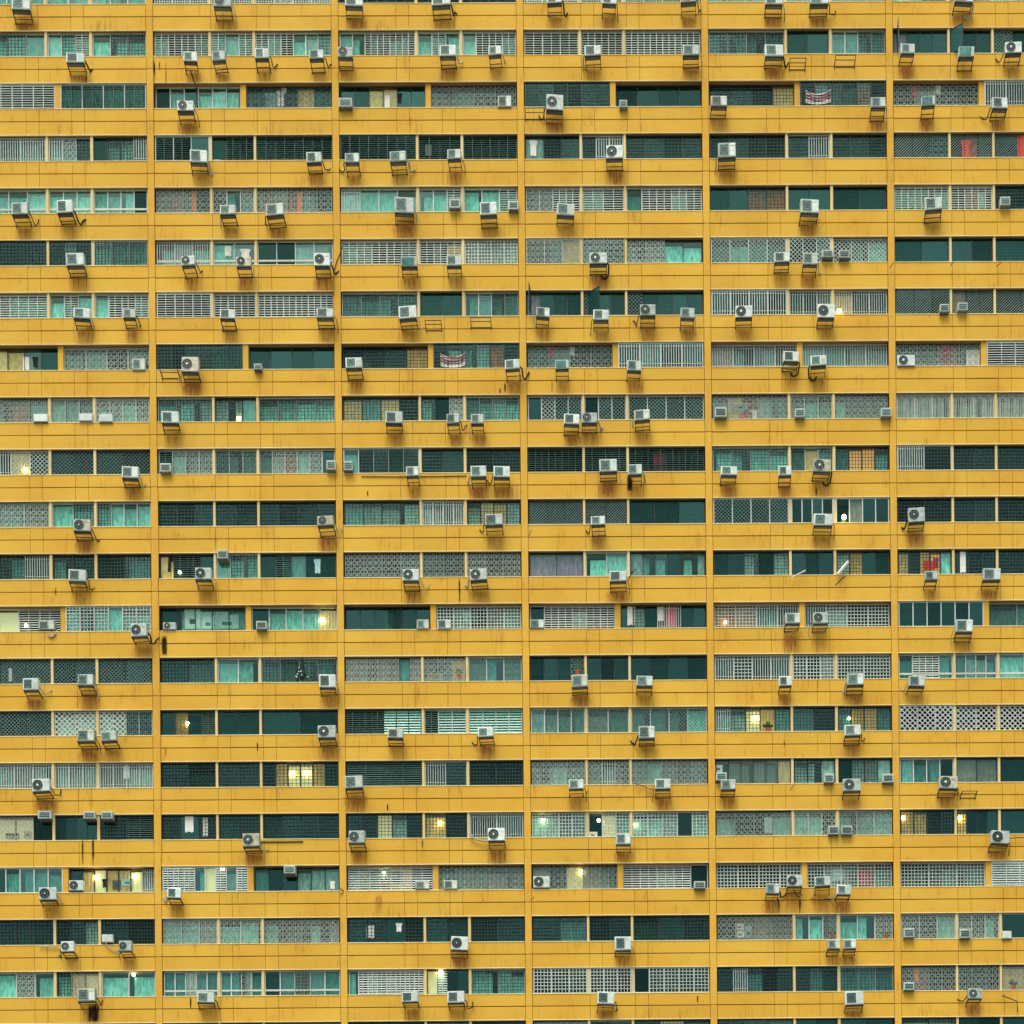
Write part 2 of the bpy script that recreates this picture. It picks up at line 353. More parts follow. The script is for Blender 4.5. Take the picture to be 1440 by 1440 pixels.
W(11, 'dm gt vm/gt dm/dm gt', 'ny km km n0/nT gT gT/n0 kt nt nm nm', 'o0 o0 o0 o0/o0 o0/o0 o0 o0', 'nu nu/nT nT/np nt nt n0 nT np', 'n0 n0 gp n0 gp/n0 n0 n0/gp gy nm nm', 'gy gm gy gL nT/n0 d0 gm/dm dm')
W(12, 'hp nY h0 h0/^gT gt gT nT gT gT', 'nm np nw nw nt/n0 nT nT nT ny', 'n0 n0 n0 n0 n0 n0/g0 gt g0 gb gt', 'n0 h0 h0 hp h0 h0/n0 gp n0 vm v0 nm nm', 'go go vt v0/v0 gp g0 g0', '^nm nm nm nm nm nm/qt qt qt')
W(13, 'z0 z0 z0/zm zm/zm zm', 'dm dt/nT nT/gt gt gt gt', 'ob ot o0 ob ot nt ob/op op oy/qt nt qt', 'n0 n0 n0 q0/n0 n0 n0/n0 n0 n0 n0', 'v0 g0 v0 v0/g0 g0 gb/g0 g0', 'Rnt hp hp nt/Rnt np np nt/RnT nT nT')
W(14, 'q0 z0 z0/yw yw/yw yw q0 q0', 'n0 ky nm kp/n0 nm/nm nm', 'k0 k0 k0 ct ct ct/k0 ct ct/ct ct ct ct', 'np zp zt zt/zp zt/zt zt zt zT', 'vt gp gY ny gt/gt dm/gt gy gy gt', '^y0 y0 y0/y0 y0/y0 y0')
W(15, 'vp vp vb vp/vp vp vp/vb vb vp vp', 'd0 dm/dm dm/d0 gy gY gY gy d0', 'k0 k0/vm d0/d0 dm', 'op oT op/op vp op/op oT op op op', 'nT st sp sp sp sy/gp gp nw/n0 gp gp nw', 'nT nt nt n0/nb nb/n0 nm')
W(16, 'oY oY oY n0/n0 n0 n0 n0/d0 k0', 'dm nm g0/dm dm/dm dm dm dm', 'd0 g0 gY gp d0/gy d0/v0 v0', 'gT gT gt gt/n0 gY gT/gT gT gp n0 gT', 'oT o0 o0 oT/oT oT o0/oT oT oT', 'gy gy dm dm/gy n0 nm nm/nm ny')
W(17, '^nt n0 nt nt nt nt/n0 ny nY ny ny nY vb', '^ht ht ht nt nY hp np hp/nt n0 n0 np np np', 'hp ht hy h0/op op op op op', 'op o0 oY ob op/h0 h0 ht h0 n0', 'g0 g0 g0 g0/g0 gp gp gr gt', 'gm gt gt/^hp hp hb')
W(18, 'dm dm dm dm/dm d0 gw/dm dm', 'oT oT op/oT oT/oT op oT op', 'dm d0 n0 dm/dm dm/dm dm', 'd0 dt/d0 d0/dm dm d0', 'o0 ob ob ob/nT nT ot/nT nT ot', 'ot o0 oT/op ot oT/n0 ot ot')
W(19, 'nT nT op nT/gT oy oY/nT nT', 'Rnt nt ow nt nt/Rnt nt ow nt/Rnm nt gb nt nt', 'nT h0 hT h0 hp h0 h0 h0/nY hT n0 n0/gT gT gT gT', '^g0 g0 g0/^g0 g0 g0/^n0 g0 g0 g0 g0', 'dm vm dt d0 dm/dm dt dm/gt gt gt', 'o0 or o0 o0/o0 o0 o0/oy oy nT')
W(20, 'n0 n0 n0/n0 n0/n0 n0', 'op op op/op op/op oY op', 'nm nm nm/go go go/nm nm', 'op op/gt gt/gp gy gp', 'sp sp sp/nm nm/nm nm', 'gp gp/nm nm/n0 nm')
TWO = (2, 7, 12, 17)
ALPHA = [(6, 82.2), (85.8, 144.2), (147.8, 254)]
BETA = [(6, 112.2), (116, 175), (179, 254)]
PAIR = [(6, 126), (134, 254)]

GW = [False]
def grille(mb, kind, x0, x1, z0, z1):
    """grille, louvre or lattice over one pane, in window coordinates; returns True when it is bright"""
    w_, h_ = x1-x0, z1-z0
    if kind == 'e':
        for i in range(1, max(3, round(w_/.16))): x = x0+.16*i; mb.box(x-.012, x+.012, .05, .06, z0, z1)
        for i in range(1, 8): z = z0+h_*i/8; mb.box(x0, x1, .062, .07, z-.012, z+.012)
    elif kind == 'f':
        for i in range(1, max(3, round(w_/.13))): x = x0+.13*i; mb.box(x-.014, x+.014, .05, .06, z0, z1)
        mb.box(x0, x1, .062, .07, z0+h_*.3, z0+h_*.3+.03)
    elif kind in 'gd':
        n = max(3, round(w_/.185)); wd = (.036 if GW[0] else .026) if kind == 'g' else .026; m_ = 0
        for i in range(n+1): x = x0+w_*i/n; mb.box(x-wd/2, x+wd/2, -.03, -.01, z0, z1)
        n = max(3, round(h_/.18))
        for i in range(1, n): z = z0+h_*i/n; mb.box(x0, x1, -.045, -.032, z-wd/2, z+wd/2)
    elif kind == 'v':
        n = max(3, round(w_/.135))
        for i in range(n+1): x = x0+w_*i/n; mb.box(x-.017, x+.017, -.03, .0, z0, z1)
        mb.box(x0, x1, -.045, -.032, z0+h_*.12, z0+h_*.12+.02); mb.box(x0, x1, -.045, -.032, z0+h_*.86, z0+h_*.86+.02)
    elif kind in 'hkc':
        n = 10 if kind == 'h' else 11 if kind == 'k' else 9
        for i in range(n):
            z = z0+h_*(i+.5)/n; t = h_/n*(.46 if kind != 'c' else .7)
            k = len(mb.v)
            # tilted blade
            mb.v += [(x0,-.05,z-t/2),(x1,-.05,z-t/2),(x1,.0,z+t/2),(x0,.0,z+t/2),(x0,-.038,z-t/2-.008),(x1,-.038,z-t/2-.008),(x1,.012,z+t/2-.008),(x0,.012,z+t/2-.008)]
            mb.f += [(k,k+1,k+2,k+3),(k+5,k+4,k+7,k+6),(k+4,k+5,k+1,k)]; mb.m += [0]*3
        if kind != 'c':
            mb.box((x0+x1)/2-.012, (x0+x1)/2+.012, -.07, -.055, z0, z1)
    elif kind in 'xzsy':
        sp = .17 if kind in 'xs' else .15 if kind == 'z' else .21
        wd = {'x': .030, 'z': .022, 's': .022, 'y': .045}[kind]
        for sgn in ((1, -1) if kind != 's' else (1,)):
            c = -h_ if sgn > 0 else 0
            while c < (w_ if sgn > 0 else w_+h_):
                # line x = c + sgn*z
                if sgn > 0: a0 = max(0, -c); a1 = min(h_, w_-c)
                else: a0 = max(0, c-w_); a1 = min(h_, c)
                if a1-a0 > .02: mb.bar((x0+c+sgn*a0, z0+a0), (x0+c+sgn*a1, z0+a1), wd, -.03-(.014 if sgn < 0 else 0), .012)
                c += sp*1.414 if kind != 's' else sp*.95
    elif kind in 'oq':
        n = max(1, round(w_/.36)); m_ = 4; wd = .022 if kind == 'o' else .018
        cw, ch = w_/n, h_/m_
        for i in range(n):
            for j in range(m_):
                cx, cz_ = x0+cw*(i+.5), z0+ch*(j+.5)
                mb.bar((cx-cw/2, cz_), (cx, cz_+ch/2), wd, -.03, .012); mb.bar((cx, cz_+ch/2), (cx+cw/2, cz_), wd, -.03, .012)
                mb.bar((cx+cw/2, cz_), (cx, cz_-ch/2), wd, -.03, .012); mb.bar((cx, cz_-ch/2), (cx-cw/2, cz_), wd, -.03, .012)
                mb.ring(cx, cz_, min(cw, ch)*.24, wd, -.045, .012, 8)
        for i in range(n+1): x = x0+cw*i; mb.box(x-wd/2, x+wd/2, -.06, -.047, z0, z1)
    elif kind == 'a':
        n = max(1, round(w_/.5)); cw = w_/n
        for i in range(n):
            cx = x0+cw*(i+.5)
            for rr in (.48, .34, .2):
                r_ = cw*rr; zt = z1-cw*.5
                pr = None
                for k in range(9):
                    a = math.pi*k/8; q = (cx+r_*math.cos(a), zt+r_*math.sin(a))
                    if pr: mb.bar(pr, q, .03, -.03, .012)
                    pr = q
                for s_ in (-1, 1): mb.box(cx+s_*r_-.015, cx+s_*r_+.015, -.045, -.032, z0, zt)
            mb.box(cx-.012, cx+.012, -.045, -.032, z0, z1-cw*.3)
def curtain_mesh(w_, h_, code, style):
    def mk():
        b = MB(); n = max(6, int(w_/.055)); rnd = random.Random(int(w_*100)+style*7)
        amp = .035 if style else .012
        ph = [rnd.uniform(-.6, .6) for _ in range(n+1)]
        top, bot = [], []
        for i in range(n+1):
            x = w_*i/n; y = amp*math.sin(i*math.pi/1.5+ph[i])
            b.v.append((x, y, 0 + rnd.uniform(0, .015))); b.v.append((x, y*.5, h_))
        for i in range(n): b.f.append((2*i, 2*i+2, 2*i+3, 2*i+1)); b.m.append(0)
        for i in range(n+1):
            x, y, z = b.v[2*i]; b.v.append((x, y+.006, z))
            x, y, z = b.v[2*i+1]; b.v.append((x, y+.006, z))
        o = 2*(n+1)
        for i in range(n): b.f.append((o+2*i+2, o+2*i, o+2*i+1, o+2*i+3)); b.m.append(0)
        return b.mesh('curtain', [M['c_'+code]])
    return cached(('cur', round(w_,3), round(h_,3), code, style), mk)

KIND_NAME = {'h': 'louvre_window', 'k': 'louvre_window', 'c': 'louvre_window', 'n': 'window', 'g': 'barred_window', 'd': 'barred_window', 'v': 'barred_window',
             'x': 'lattice_window', 'z': 'lattice_window', 's': 'lattice_window', 'y': 'lattice_window', 'o': 'lattice_window', 'q': 'lattice_window', 'a': 'lattice_window'}
M['bard'] = mat('inner_grille_paint', (.10, .20, .17), .6, .4, .3, 3)
GM = {'e': 'bard', 'f': 'bard', 'h': 'slat', 'k': 'slatm', 'c': 'cglass', 'g': 'bar', 'd': 'barm', 'v': 'bar', 'x': 'barc', 'z': 'barm', 's': 'bars', 'y': 'barx', 'o': 'barc', 'q': 'barm', 'a': 'barc'}
M['cglass'] = mat('green_glass_louvre', (.16, .42, .34), .25, .3, .2, 4, spec=.5)
WINOBJ = {}
WHITEG = {(12,2), (12,0), (19,3), (17,4), (13,4), (16,3), (12,4), (17,5), (5,2)}
for row in ROWS:
    for bay in range(6):
        spec = WIN[row][bay].split('/')
        lay = PAIR if row in TWO else (ALPHA if bay % 2 else BETA)
        for wi, s_ in enumerate(spec):
            flush = '^' in s_; rail = 'R' in s_
            panes = s_.replace('^', '').replace('R', '').split()
            ua, ub = lay[wi]
            X0, X1 = BP*bay+ua*PX, BP*bay+ub*PX
            Z0, Z1 = -HF*row+ZP+.022, -HF*row+ZW-.006
            Y = .06 if flush else (.28 if row in TWO else .16)
            W_, H_ = X1-X0, Z1-Z0
            kinds = [p[0] for p in panes]
            wg = (row, bay) in WHITEG; GW[0] = wg
            bright = sum(k in ('hgvxya' if wg else 'hvxya') for k in kinds)*2 >= len(kinds) or rail or (flush and 'n' in kinds) or (sum(p[1] in 'Tt' for p in panes)*2 > len(panes))
            if (row, bay) in {(10,4), (8,3), (14,3)}: bright = True
            n = len(panes); fw = .05
            rnd = random.Random(row*100+bay*10+wi)
            # frame with mullions
            mb = MB()
            mb.box(0, W_, 0, .08, H_-fw, H_); mb.box(0, W_, 0, .08, 0, fw); mb.box(0, fw, 0, .08, fw, H_-fw); mb.box(W_-fw, W_, 0, .08, fw, H_-fw)
            cw = (W_-fw)/n
            for i in range(1, n):
                x = fw/2+cw*i; hw = .028 if bright else .02
                mb.box(x-hw, x+hw, .005, .075, fw, H_-fw)
            if rail: mb.box(fw, W_-fw, -.02, .06, H_*.2, H_*.2+.09)
            name = KIND_NAME[max(set(kinds), key=kinds.count)]
            fm = 'white' if bright else 'dark'
            wo = part(name, mb.mesh(name, [M[fm]]), (X0, Y, Z0)); WINOBJ[(row, bay, wi)] = (wo, X0, X1, Y, Z0, Z1)
            gbs = {}
            faint = rnd.choice('eeffn') if not bright else 'n'
            for i, p in enumerate(panes):
                if p in ('nm', 'n0') and faint != 'n' and rnd.random() < .85: p = faint+p[1]
                a = fw+cw*i if i == 0 else fw/2+cw*i+.028; c = W_-fw if i == n-1 else fw/2+cw*(i+1)-.028
                a, c = round(a, 3), round(c, 3)
                gk, bk = p[0], p[1]
                if gk != 'c':
                    gm = 'glassd' if bk in '0m' else 'glass'
                    part('pane', boxmesh(c-a, .012, round(H_-2*fw, 3), gm, 'pane'), (X0+a, Y+.03, Z0+fw), wo)
                if gk in 'n' and bk == '0' and rnd.random() < .0: pass
                if gk != 'n':
                    grille(gbs.setdefault(gk, MB()), gk, a, c, fw, H_-fw)
                if bk != '0':
                    st = 1 if bk in 'tTpuoyg' else 0
                    if bk == 'T' and rnd.random() < .35: st = 0
                    drop = rnd.choice([.06, .1, .16, .22, .32]) if bk in 'tTp' else rnd.choice([0, .08])  # lowered tops leave a dark strip imitating shade under the beam
                    if bk == 'm': drop = rnd.choice([0, .1, .3, .5])
                    hh = round(H_-2*fw-drop, 3)
                    code = 'q' if bk == 'p' and rnd.random() < .3 else bk
                    if gk in 'os' and bk in 'pt': code = rnd.choice('gggtq') if bk == 'p' else rnd.choice('gt')
                    if bk == 'm' and gk == 'd': code = rnd.choice('mmt')
                    if gk == 'g' and not wg and bk == 't' and rnd.random() < .5: code = 'T'
                    if gk == 'g' and not wg and bk == 'p': code = 'w'
                    nm_ = 'blind' if st == 0 and bk in 'wTm' else 'curtain'
                    cwid = c-a+.02; xo = 0
                    if st and bk in 'tTp' and rnd.random() < .35:
                        cwid *= rnd.choice([.55, .7, .82]); xo = rnd.choice([0, c-a+.02-cwid])
                    part(nm_, curtain_mesh(round(cwid, 2), hh, code, st), (X0+a-.01+xo, Y+.14+rnd.uniform(0, .06), Z0+fw), wo)
            for gk, mb in gbs.items():
                o = part({'h': 'louvre_blades', 'k': 'louvre_blades', 'c': 'louvre_blades'}.get(gk, 'grille'), mb.mesh('grille', [M['bark' if (gk == 'g' and not wg) or (gk == 'd') else GM[gk]]]), (X0, Y, Z0), wo); tag(o, kind='stuff')
        # posts between the windows
        for wi in range(len(lay)-1):
            a, c = lay[wi][1], lay[wi+1][0]
            X0 = BP*bay+a*PX+.004; ww = (c-a)*PX-.008
            yy = .05 if row not in TWO else .12
            m_ = 'pale' if row not in TWO else 'pier'
            part('window_post', boxmesh(ww, .35, ZW-ZP-.012, m_, 'window_post', .01), (X0, yy if not WIN[row][bay].startswith('^') else .05, -HF*row+ZP+.021))

# casements pushed open, hinged on their frame
def sash(row, bay, wi, hinge_px, ang, wd):
    wo, X0, X1, Y, Z0, Z1 = WINOBJ[(row, bay, wi)]
    x = at(hinge_px, (row-1)*73.3+60, 0).x
    h_ = Z1-Z0-.06
    mb = MB(); e = .045
    mb.box(0, wd, 0, .04, 0, e); mb.box(0, wd, 0, .04, h_-e, h_); mb.box(0, e, 0, .04, e, h_-e); mb.box(wd-e, wd, 0, .04, e, h_-e); mb.box(e, wd-e, .015, .025, e, h_-e, 1)
    o = part('open_sash', mb.mesh('open_sash', [M['dark'], M['glassd']]), (x, Y-.04, Z0+.03), wo); o.rotation_euler.z = R(ang)
    return o
sash(1, 5, 0, 1262, -96, .78); sash(1, 5, 1, 1336, -38, .80)
sash(6, 3, 0, 746, -96, .78); sash(6, 3, 1, 827, -38, .80)

# ------------------------------------------------------------------ air conditioners
ORD = ['', 'first', 'second', 'third', 'fourth', 'fifth', 'sixth', 'seventh', 'eighth', 'ninth', 'tenth', 'eleventh', 'twelfth', 'thirteenth', 'fourteenth', 'fifteenth', 'sixteenth', 'seventeenth', 'eighteenth', 'nineteenth', 'twentieth']
AC = """
0 16 -6 26 18 G r;0 300 -8 25 16 F r;0 485 -8 25 15 G -;0 607 -8 26 15 G r;0 769 -9 21 13 G r;0 847 -9 20 13 G r;0 957 -10 22 13 G r;0 1076 -9 25 14 G r;0 1139 -9 26 14 G r;0 1343 -13 26 14 G R
1 93 74 25 13 G r;1 258 72 19 13 G r;1 298 72 19 13 G -;1 358 67 20 14 G r;1 435 70 20 12 G r;1 475 65 21 14 F -;1 618 63 23 15 G r;1 687 65 18 12 G r;1 822 64 23 14 G l;1 960 63 23 14 G r;1 1076 62 26 16 G r;1 1267 61 20 13 G l;1 1348 65 22 14 C l;1 1414 59 23 15 F l
2 249 141 23 14 F r;2 476 137 19 13 W -;2 700 134 19 16 I -;2 768 131 24 22 F l;2 871 140 11 10 W -;2 1000 134 23 14 G -;2 1225 136 21 14 G r;2 1296 135 19 13 C -;2 1396 136 22 15 G l
3 267 210 24 17 G r;3 431 214 21 14 G r;3 485 215 20 13 G l;3 548 213 23 14 G r;3 629 210 19 13 G r;3 852 204 24 18 F -;3 1010 201 25 20 G l
4 16 285 23 16 G r;4 80 281 22 18 G r;4 309 288 22 13 G l;4 374 287 25 16 G l;4 555 276 27 22 G r;4 632 279 15 13 W -;4 675 284 24 18 G r;4 715 282 14 12 W -;4 783 285 25 16 G -;4 1126 279 26 19 G -;4 1301 278 24 17 G -;4 1407 276 14 12 W -
5 93 356 25 17 G r;5 255 360 19 13 F r;5 332 361 21 13 F r;5 442 355 22 18 F r;5 564 361 23 13 C -;5 628 359 21 14 G r;5 829 355 25 15 F R;5 1089 355 22 13 G -;5 1129 355 21 16 G r;5 1156 351 16 10 W -;5 1180 351 15 11 W -
6 103 432 23 14 G r;6 173 434 17 12 G r;6 309 434 21 13 G l;6 445 433 24 13 G r;6 561 431 25 17 G r;6 754 431 19 13 G l;6 834 435 22 14 G l;6 900 428 22 15 F l;6 957 432 20 14 G r;6 1034 430 24 16 F -;6 1150 427 24 19 F -;6 1322 427 13 11 W -;6 1347 425 14 11 W -
7 186 504 18 16 I -;7 255 501 24 21 F l;7 357 511 11 8 W -;7 486 503 23 14 G -;7 710 506 21 13 G r;7 781 506 19 12 C -;7 882 506 20 14 G l;7 1102 493 22 14 G R;7 1140 500 22 14 G L;7 1262 499 25 15 J -
8 47 582 20 11 V -;8 111 581 19 11 V -;8 139 582 19 11 V -;8 227 578 24 16 G -;8 542 578 24 16 G r;8 628 582 18 13 G r;8 662 582 18 13 G l;8 793 581 22 14 G -;8 818 580 22 14 F r;8 892 577 22 14 G l;8 1005 572 17 14 W -;8 1118 574 14 12 W -;8 1239 573 15 12 W -
9 171 655 23 16 G r;9 225 651 15 12 W -;9 459 647 13 13 W -;9 483 648 13 13 W -;9 571 656 18 13 G -;9 662 655 22 15 G l;9 694 655 23 15 G l;9 843 646 25 17 G r;9 883 653 20 14 G r;9 1014 655 23 12 G l;9 1095 655 18 13 G -;9 1144 645 25 17 F R
10 103 730 24 16 F r;10 446 726 23 13 F r;10 682 723 25 15 G l;10 831 726 20 12 G l;10 1144 722 27 16 G r;10 1278 714 23 20 F l
11 96 800 24 16 G r;11 274 798 23 16 F -;11 305 773 15 12 W -;11 566 800 23 16 F r;11 661 800 24 16 F l;11 857 803 24 14 G r;11 1301 803 18 12 G r;11 1382 799 25 16 G -
12 54 873 22 12 I R;12 184 877 23 18 F r;12 229 875 18 10 J -;12 360 873 15 11 W -;12 586 871 17 13 I -;12 615 871 19 13 I -;12 745 871 20 12 I -;12 1105 862 21 14 G -;12 1144 861 21 15 F l;12 1344 871 24 17 G l
13 32 954 22 16 G r;13 109 948 22 15 G r;13 449 948 23 18 G r;13 804 949 23 17 G -;13 895 950 23 14 G -;13 1096 951 18 13 G -;13 1191 947 24 16 G l;13 1278 950 23 14 G l
14 108 1026 25 16 G r;14 142 1029 22 13 G -;14 447 1020 25 17 F r;14 545 1024 22 13 G -;14 672 1023 22 13 G l;14 898 1021 23 17 G l;14 1188 1019 23 15 G r
15 45 1096 25 17 F r;15 485 1091 25 17 G -;15 800 1096 21 13 G r;15 921 1095 22 14 G l;15 1007 1086 15 11 W -;15 1014 1096 21 14 G -;15 1159 1088 14 12 W -;15 1186 1095 25 17 F -;15 1241 1088 16 12 W -;15 1321 1091 26 17 F r
16 53 1140 19 11 W -;16 117 1141 17 10 W -;16 142 1141 16 10 W -;16 341 1172 24 18 F r;16 490 1168 23 17 F -;16 686 1164 24 18 F l;16 866 1172 21 15 G -;16 1165 1161 15 12 W -;16 1183 1161 16 12 W -;16 1394 1167 26 18 F r
17 55 1248 24 17 F r;17 97 1238 20 14 J -;17 235 1248 19 14 G l;17 399 1217 16 11 W -;17 584 1239 20 11 I -;17 624 1238 19 12 I -;17 750 1232 23 16 J -;17 976 1239 16 10 W -;17 1077 1242 19 14 G r;17 1107 1231 22 15 F -;17 1146 1233 22 13 G -;17 1177 1244 20 13 G l
18 86 1324 18 14 F l;18 143 1314 16 11 V -;18 167 1323 18 14 F l;18 634 1316 24 19 F -;18 865 1317 23 19 G r;18 1164 1321 18 13 G -;18 1186 1321 18 13 G -;18 1271 1305 15 13 W -;18 1350 1306 15 13 W -;18 1409 1309 14 11 V -
19 109 1390 25 18 G r;19 277 1395 24 14 G r;19 565 1395 23 14 G r;19 629 1394 24 16 G r;19 840 1394 24 17 G r;19 1189 1394 26 19 G -;19 1271 1381 15 11 W -;19 1362 1390 20 14 F l
"""
acs = []
for ln in AC.strip().split('\n'):
    for it in ln.split(';'):
        t = it.split(); acs.append([int(t[0])]+[float(v) for v in t[1:5]]+[t[5], t[6]])
M['case3'] = mat('yellowed_casing_enamel', (.52, .53, .38), .5, .2, .3, 5)
M['case4'] = mat('bright_casing_enamel', (.64, .75, .69), .4, .15, .15, 5)
def casing(wd, ht, dp, kind, tone='case'):
    def mk():
        b = MB(); e = .025
        b.v = [(e,0,e),(wd-e,0,e),(wd-e,0,ht-e),(e,0,ht-e),(0,e,0),(wd,e,0),(wd,e,ht),(0,e,ht),(0,dp,0),(wd,dp,0),(wd,dp,ht),(0,dp,ht)]
        b.f = [(0,1,2,3),(4,5,1,0),(5,6,2,1),(6,7,3,2),(7,4,0,3),(5,4,8,9),(6,5,9,10),(7,6,10,11),(4,7,11,8),(8,11,10,9)]; b.m = [0]*10
        if kind in 'GFCJI':   # seam lines and side handle, raised
            xs = wd*.63
            b.box(xs, xs+.008, -.004, 0, e, ht-e); b.box(wd*.70, wd*.92, -.012, 0, ht*.72, ht*.80); b.box(wd, wd+.012, dp*.3, dp*.6, ht*.4, ht*.6)
        return b.mesh('casing', [M['case2' if kind in 'WC' else tone]])
    return cached(('cs', wd, ht, dp, kind, tone), mk)
def fan_guard(wd, ht, kind):
    def mk():
        b = MB(); r = min(wd*.30, ht*.43); cx, cz_ = wd*.335, ht*.5
        if kind in 'FJ':
            b.disc(cx, cz_, r, -.006, .01, 20, 0)
            b.ring(cx, cz_, r, .022, -.022, .018, 18, 1); b.ring(cx, cz_, r*.62, .010, -.018, .01, 14, 1)
            for k in range(6):
                a = math.pi*k/3+.3; b.bar((cx+r*.2*math.cos(a), cz_+r*.2*math.sin(a)), (cx+r*math.cos(a), cz_+r*math.sin(a)), .010, -.026, .008, 1)
        else:
            x0, x1, z0, z1 = wd*.09, wd*.58, ht*.14, ht*.86
            b.box(x0, x1, -.006, .01, z0, z1, 0)
            n = 6
            for i in range(n+1):
                z = z0+(z1-z0)*i/n; b.box(x0, x1, -.018, -.006, z-.006, z+.006, 1)
            b.ring((x0+x1)/2, (z0+z1)/2, (z1-z0)*.40, .022, -.026, .008, 14, 1)
            b.box(x0-.012, x0, -.02, .0, z0-.012, z1+.012, 2); b.box(x1, x1+.012, -.02, .0, z0-.012, z1+.012, 2)
            b.box(x0, x1, -.02, .0, z0-.012, z0, 2); b.box(x0, x1, -.02, .0, z1, z1+.012, 2)
        return b.mesh('fan_guard', [M['black'], M['wire'], M['case']] if kind in 'FJ' else [M['fin'], M['wire'], M['case']])
    return cached(('fg', wd, ht, kind), mk)
def bracket_mesh(dp, drop):
    def mk():
        b = MB(); t = .028
        b.box(0, t, 0, dp, -t, 0); b.box(0, t, dp-t, dp, -drop, -t)
        b.tube([(t/2, .06, -t), (t/2, dp-.02, -drop+.02)], .014, 4)
        b.box(-.02, t+.02, dp-.006, dp, -drop-.03, -drop+.05)
        return b.mesh('bracket', [M['steel']])
    return cached(('br', round(dp,2), drop), mk)
cnt = {}
winname = lambda bay, row, x: None
lab_used = {}
pend = []
for a in acs:
    row, px, py, pw, ph, kind, hose = a
    bay = int((px+pw/2+48)//260.2); bay = max(0, min(5, bay))
    front = {'W': -.26, 'V': -.10, 'I': -.07, 'J': -.09}.get(kind, -.66)
    k = (90+front)/90.0      # nearer things look larger: true size from seen size
    wd, ht = round(pw*PX*k*2, 1)/2, round(ph*PX*k*2, 1)/2
    wd, ht = round(pw*PX*k, 2), round(ph*PX*k, 2)
    p = at(px, py+ph, front)
    root = bpy.data.objects.new({'W': 'window_air_conditioner', 'V': 'window_air_conditioner'}.get(kind, 'air_conditioner'), None)
    COL.objects.link(root)
    dp = {'W': .5, 'V': .3, 'I': .3, 'J': .3}.get(kind, .29 if pw < 22 else .33)
    root.location = (p.x, p.y, p.z)
    if kind in 'GFC': root.rotation_euler = (R(random.uniform(-1.5, 1.5)), R(random.uniform(-2.2, 2.2)), R(random.uniform(-5, 5)))
    o = link('casing', casing(wd, ht, dp, kind, random.choice(['case', 'case', 'case2', 'case3', 'case4', 'case4'])), root)
    if kind not in 'VC':
        if kind == 'W':
            fg = MB(); fg.box(wd*.12, wd*.88, -.008, 0, ht*.16, ht*.78)
            me = cached(('wg', wd, ht), lambda: fg.mesh('vent', [M['fin']])); link('vent', me, root)
            fr = MB()
            for q in (.34, .55): fr.box(wd*.12, wd*.88, -.02, -.01, ht*q, ht*q+.012)
            link('vent_slat', cached(('ws', wd, ht), lambda: fr.mesh('vent_slat', [M['case']])), root)
        else:
            f_ = link('fan_guard', fan_guard(wd, ht, kind), root)
            if kind in 'FJ':
                hb = MB(); r = min(wd*.30, ht*.43); hb.disc(wd*.335, ht*.5, r*(.24 if random.random() < .6 else .15), -.045, -.005, 10)
                link('fan_hub', cached(('hub', wd, ht, round(random.random())), lambda: hb.mesh('fan_hub', [M['panel']])), f_)
            else:
                sp = MB(); sp.box(wd*.66, wd*.965, -.008, 0, ht*.06, ht*.94)
                link('service_panel', cached(('sp', wd, ht), lambda: sp.mesh('service_panel', [M['panel']])), root)
    elif kind == 'V':
        pl = MB(); pl.box(wd*.06, wd*.94, -.01, 0, ht*.08, ht*.92); link('cover_plate', cached(('pv', wd, ht), lambda: pl.mesh('cover_plate', [M['panel']])), root)
    elif kind == 'C':
        pl = MB(); pl.box(wd*.05, wd*.8, -.012, 0, ht*.08, ht*.9)
        for q in range(5): pl.box(wd*(.1+.14*q), wd*(.12+.14*q), -.02, -.012, ht*.1, ht*.88)
        link('cover_sheet', cached(('pc', wd, ht), lambda: pl.mesh('cover_sheet', [M['c_t']])), root)
    bp_ = MB(); bp_.box(.012, wd-.012, .02, dp-.01, -.03, 0); link('base_pan', cached(('bp', wd, dp), lambda: bp_.mesh('base_pan', [M['under']])), root)
    if kind in 'GFC':
        reach = -front; drop = random.choice([.14, .18, .24])
        for q in (.02, wd-.05): link('bracket', bracket_mesh(reach-.02, drop), root, (q, .015, -.03))
        for (yy, zz) in [(reach-.10, -.058), (.05, -.058)]+([(reach-.035, -.03-drop)] if random.random() < .6 else []):
            link('cross_rail', boxmesh(wd-.04, .03, .028, 'steel', 'cross_rail'), root, (.02, yy, zz))
    if hose != '-' and not (hose in 'rl' and random.random() < .15):
        s_ = 1 if hose in 'rR' else -1
        x0 = wd if s_ > 0 else 0
        reach = -front
        tb = MB(); rd = .028
        L1 = random.uniform(.12, .42)
        if hose in 'RL':
            pts = [(x0, dp*.6, ht*.3), (x0+s_*.10, dp*.9, ht*.1), (x0+s_*.06, reach-.06, -.25), (x0-s_*.10, reach-.05, -.42), (x0-s_*.28, reach-.05, -.40), (x0-s_*.36, reach-.05, -.22)]; rd = .045
        else:
            u_ = random.uniform
            dpz = u_(-.22, .02)
            pts = [(x0, dp*.6, ht*u_(.25, .5)), (x0+s_*u_(.05, .12), dp*.8, ht*.2), (x0+s_*u_(.08, .2), reach-.14, dpz), (x0+s_*(L1*.6), reach-.06, dpz-u_(-.05, .08)), (x0+s_*L1, reach-.05, dpz+u_(0, .25)), (x0+s_*(L1+u_(0, .16)), reach+.08, dpz+u_(.2, .45))]
            if random.random() < .3: pts = pts[:3]+[(x0+s_*.16, reach-.05, -.45)]; rd = .02
            elif random.random() < .3: rd = .045
        # smooth
        P = []
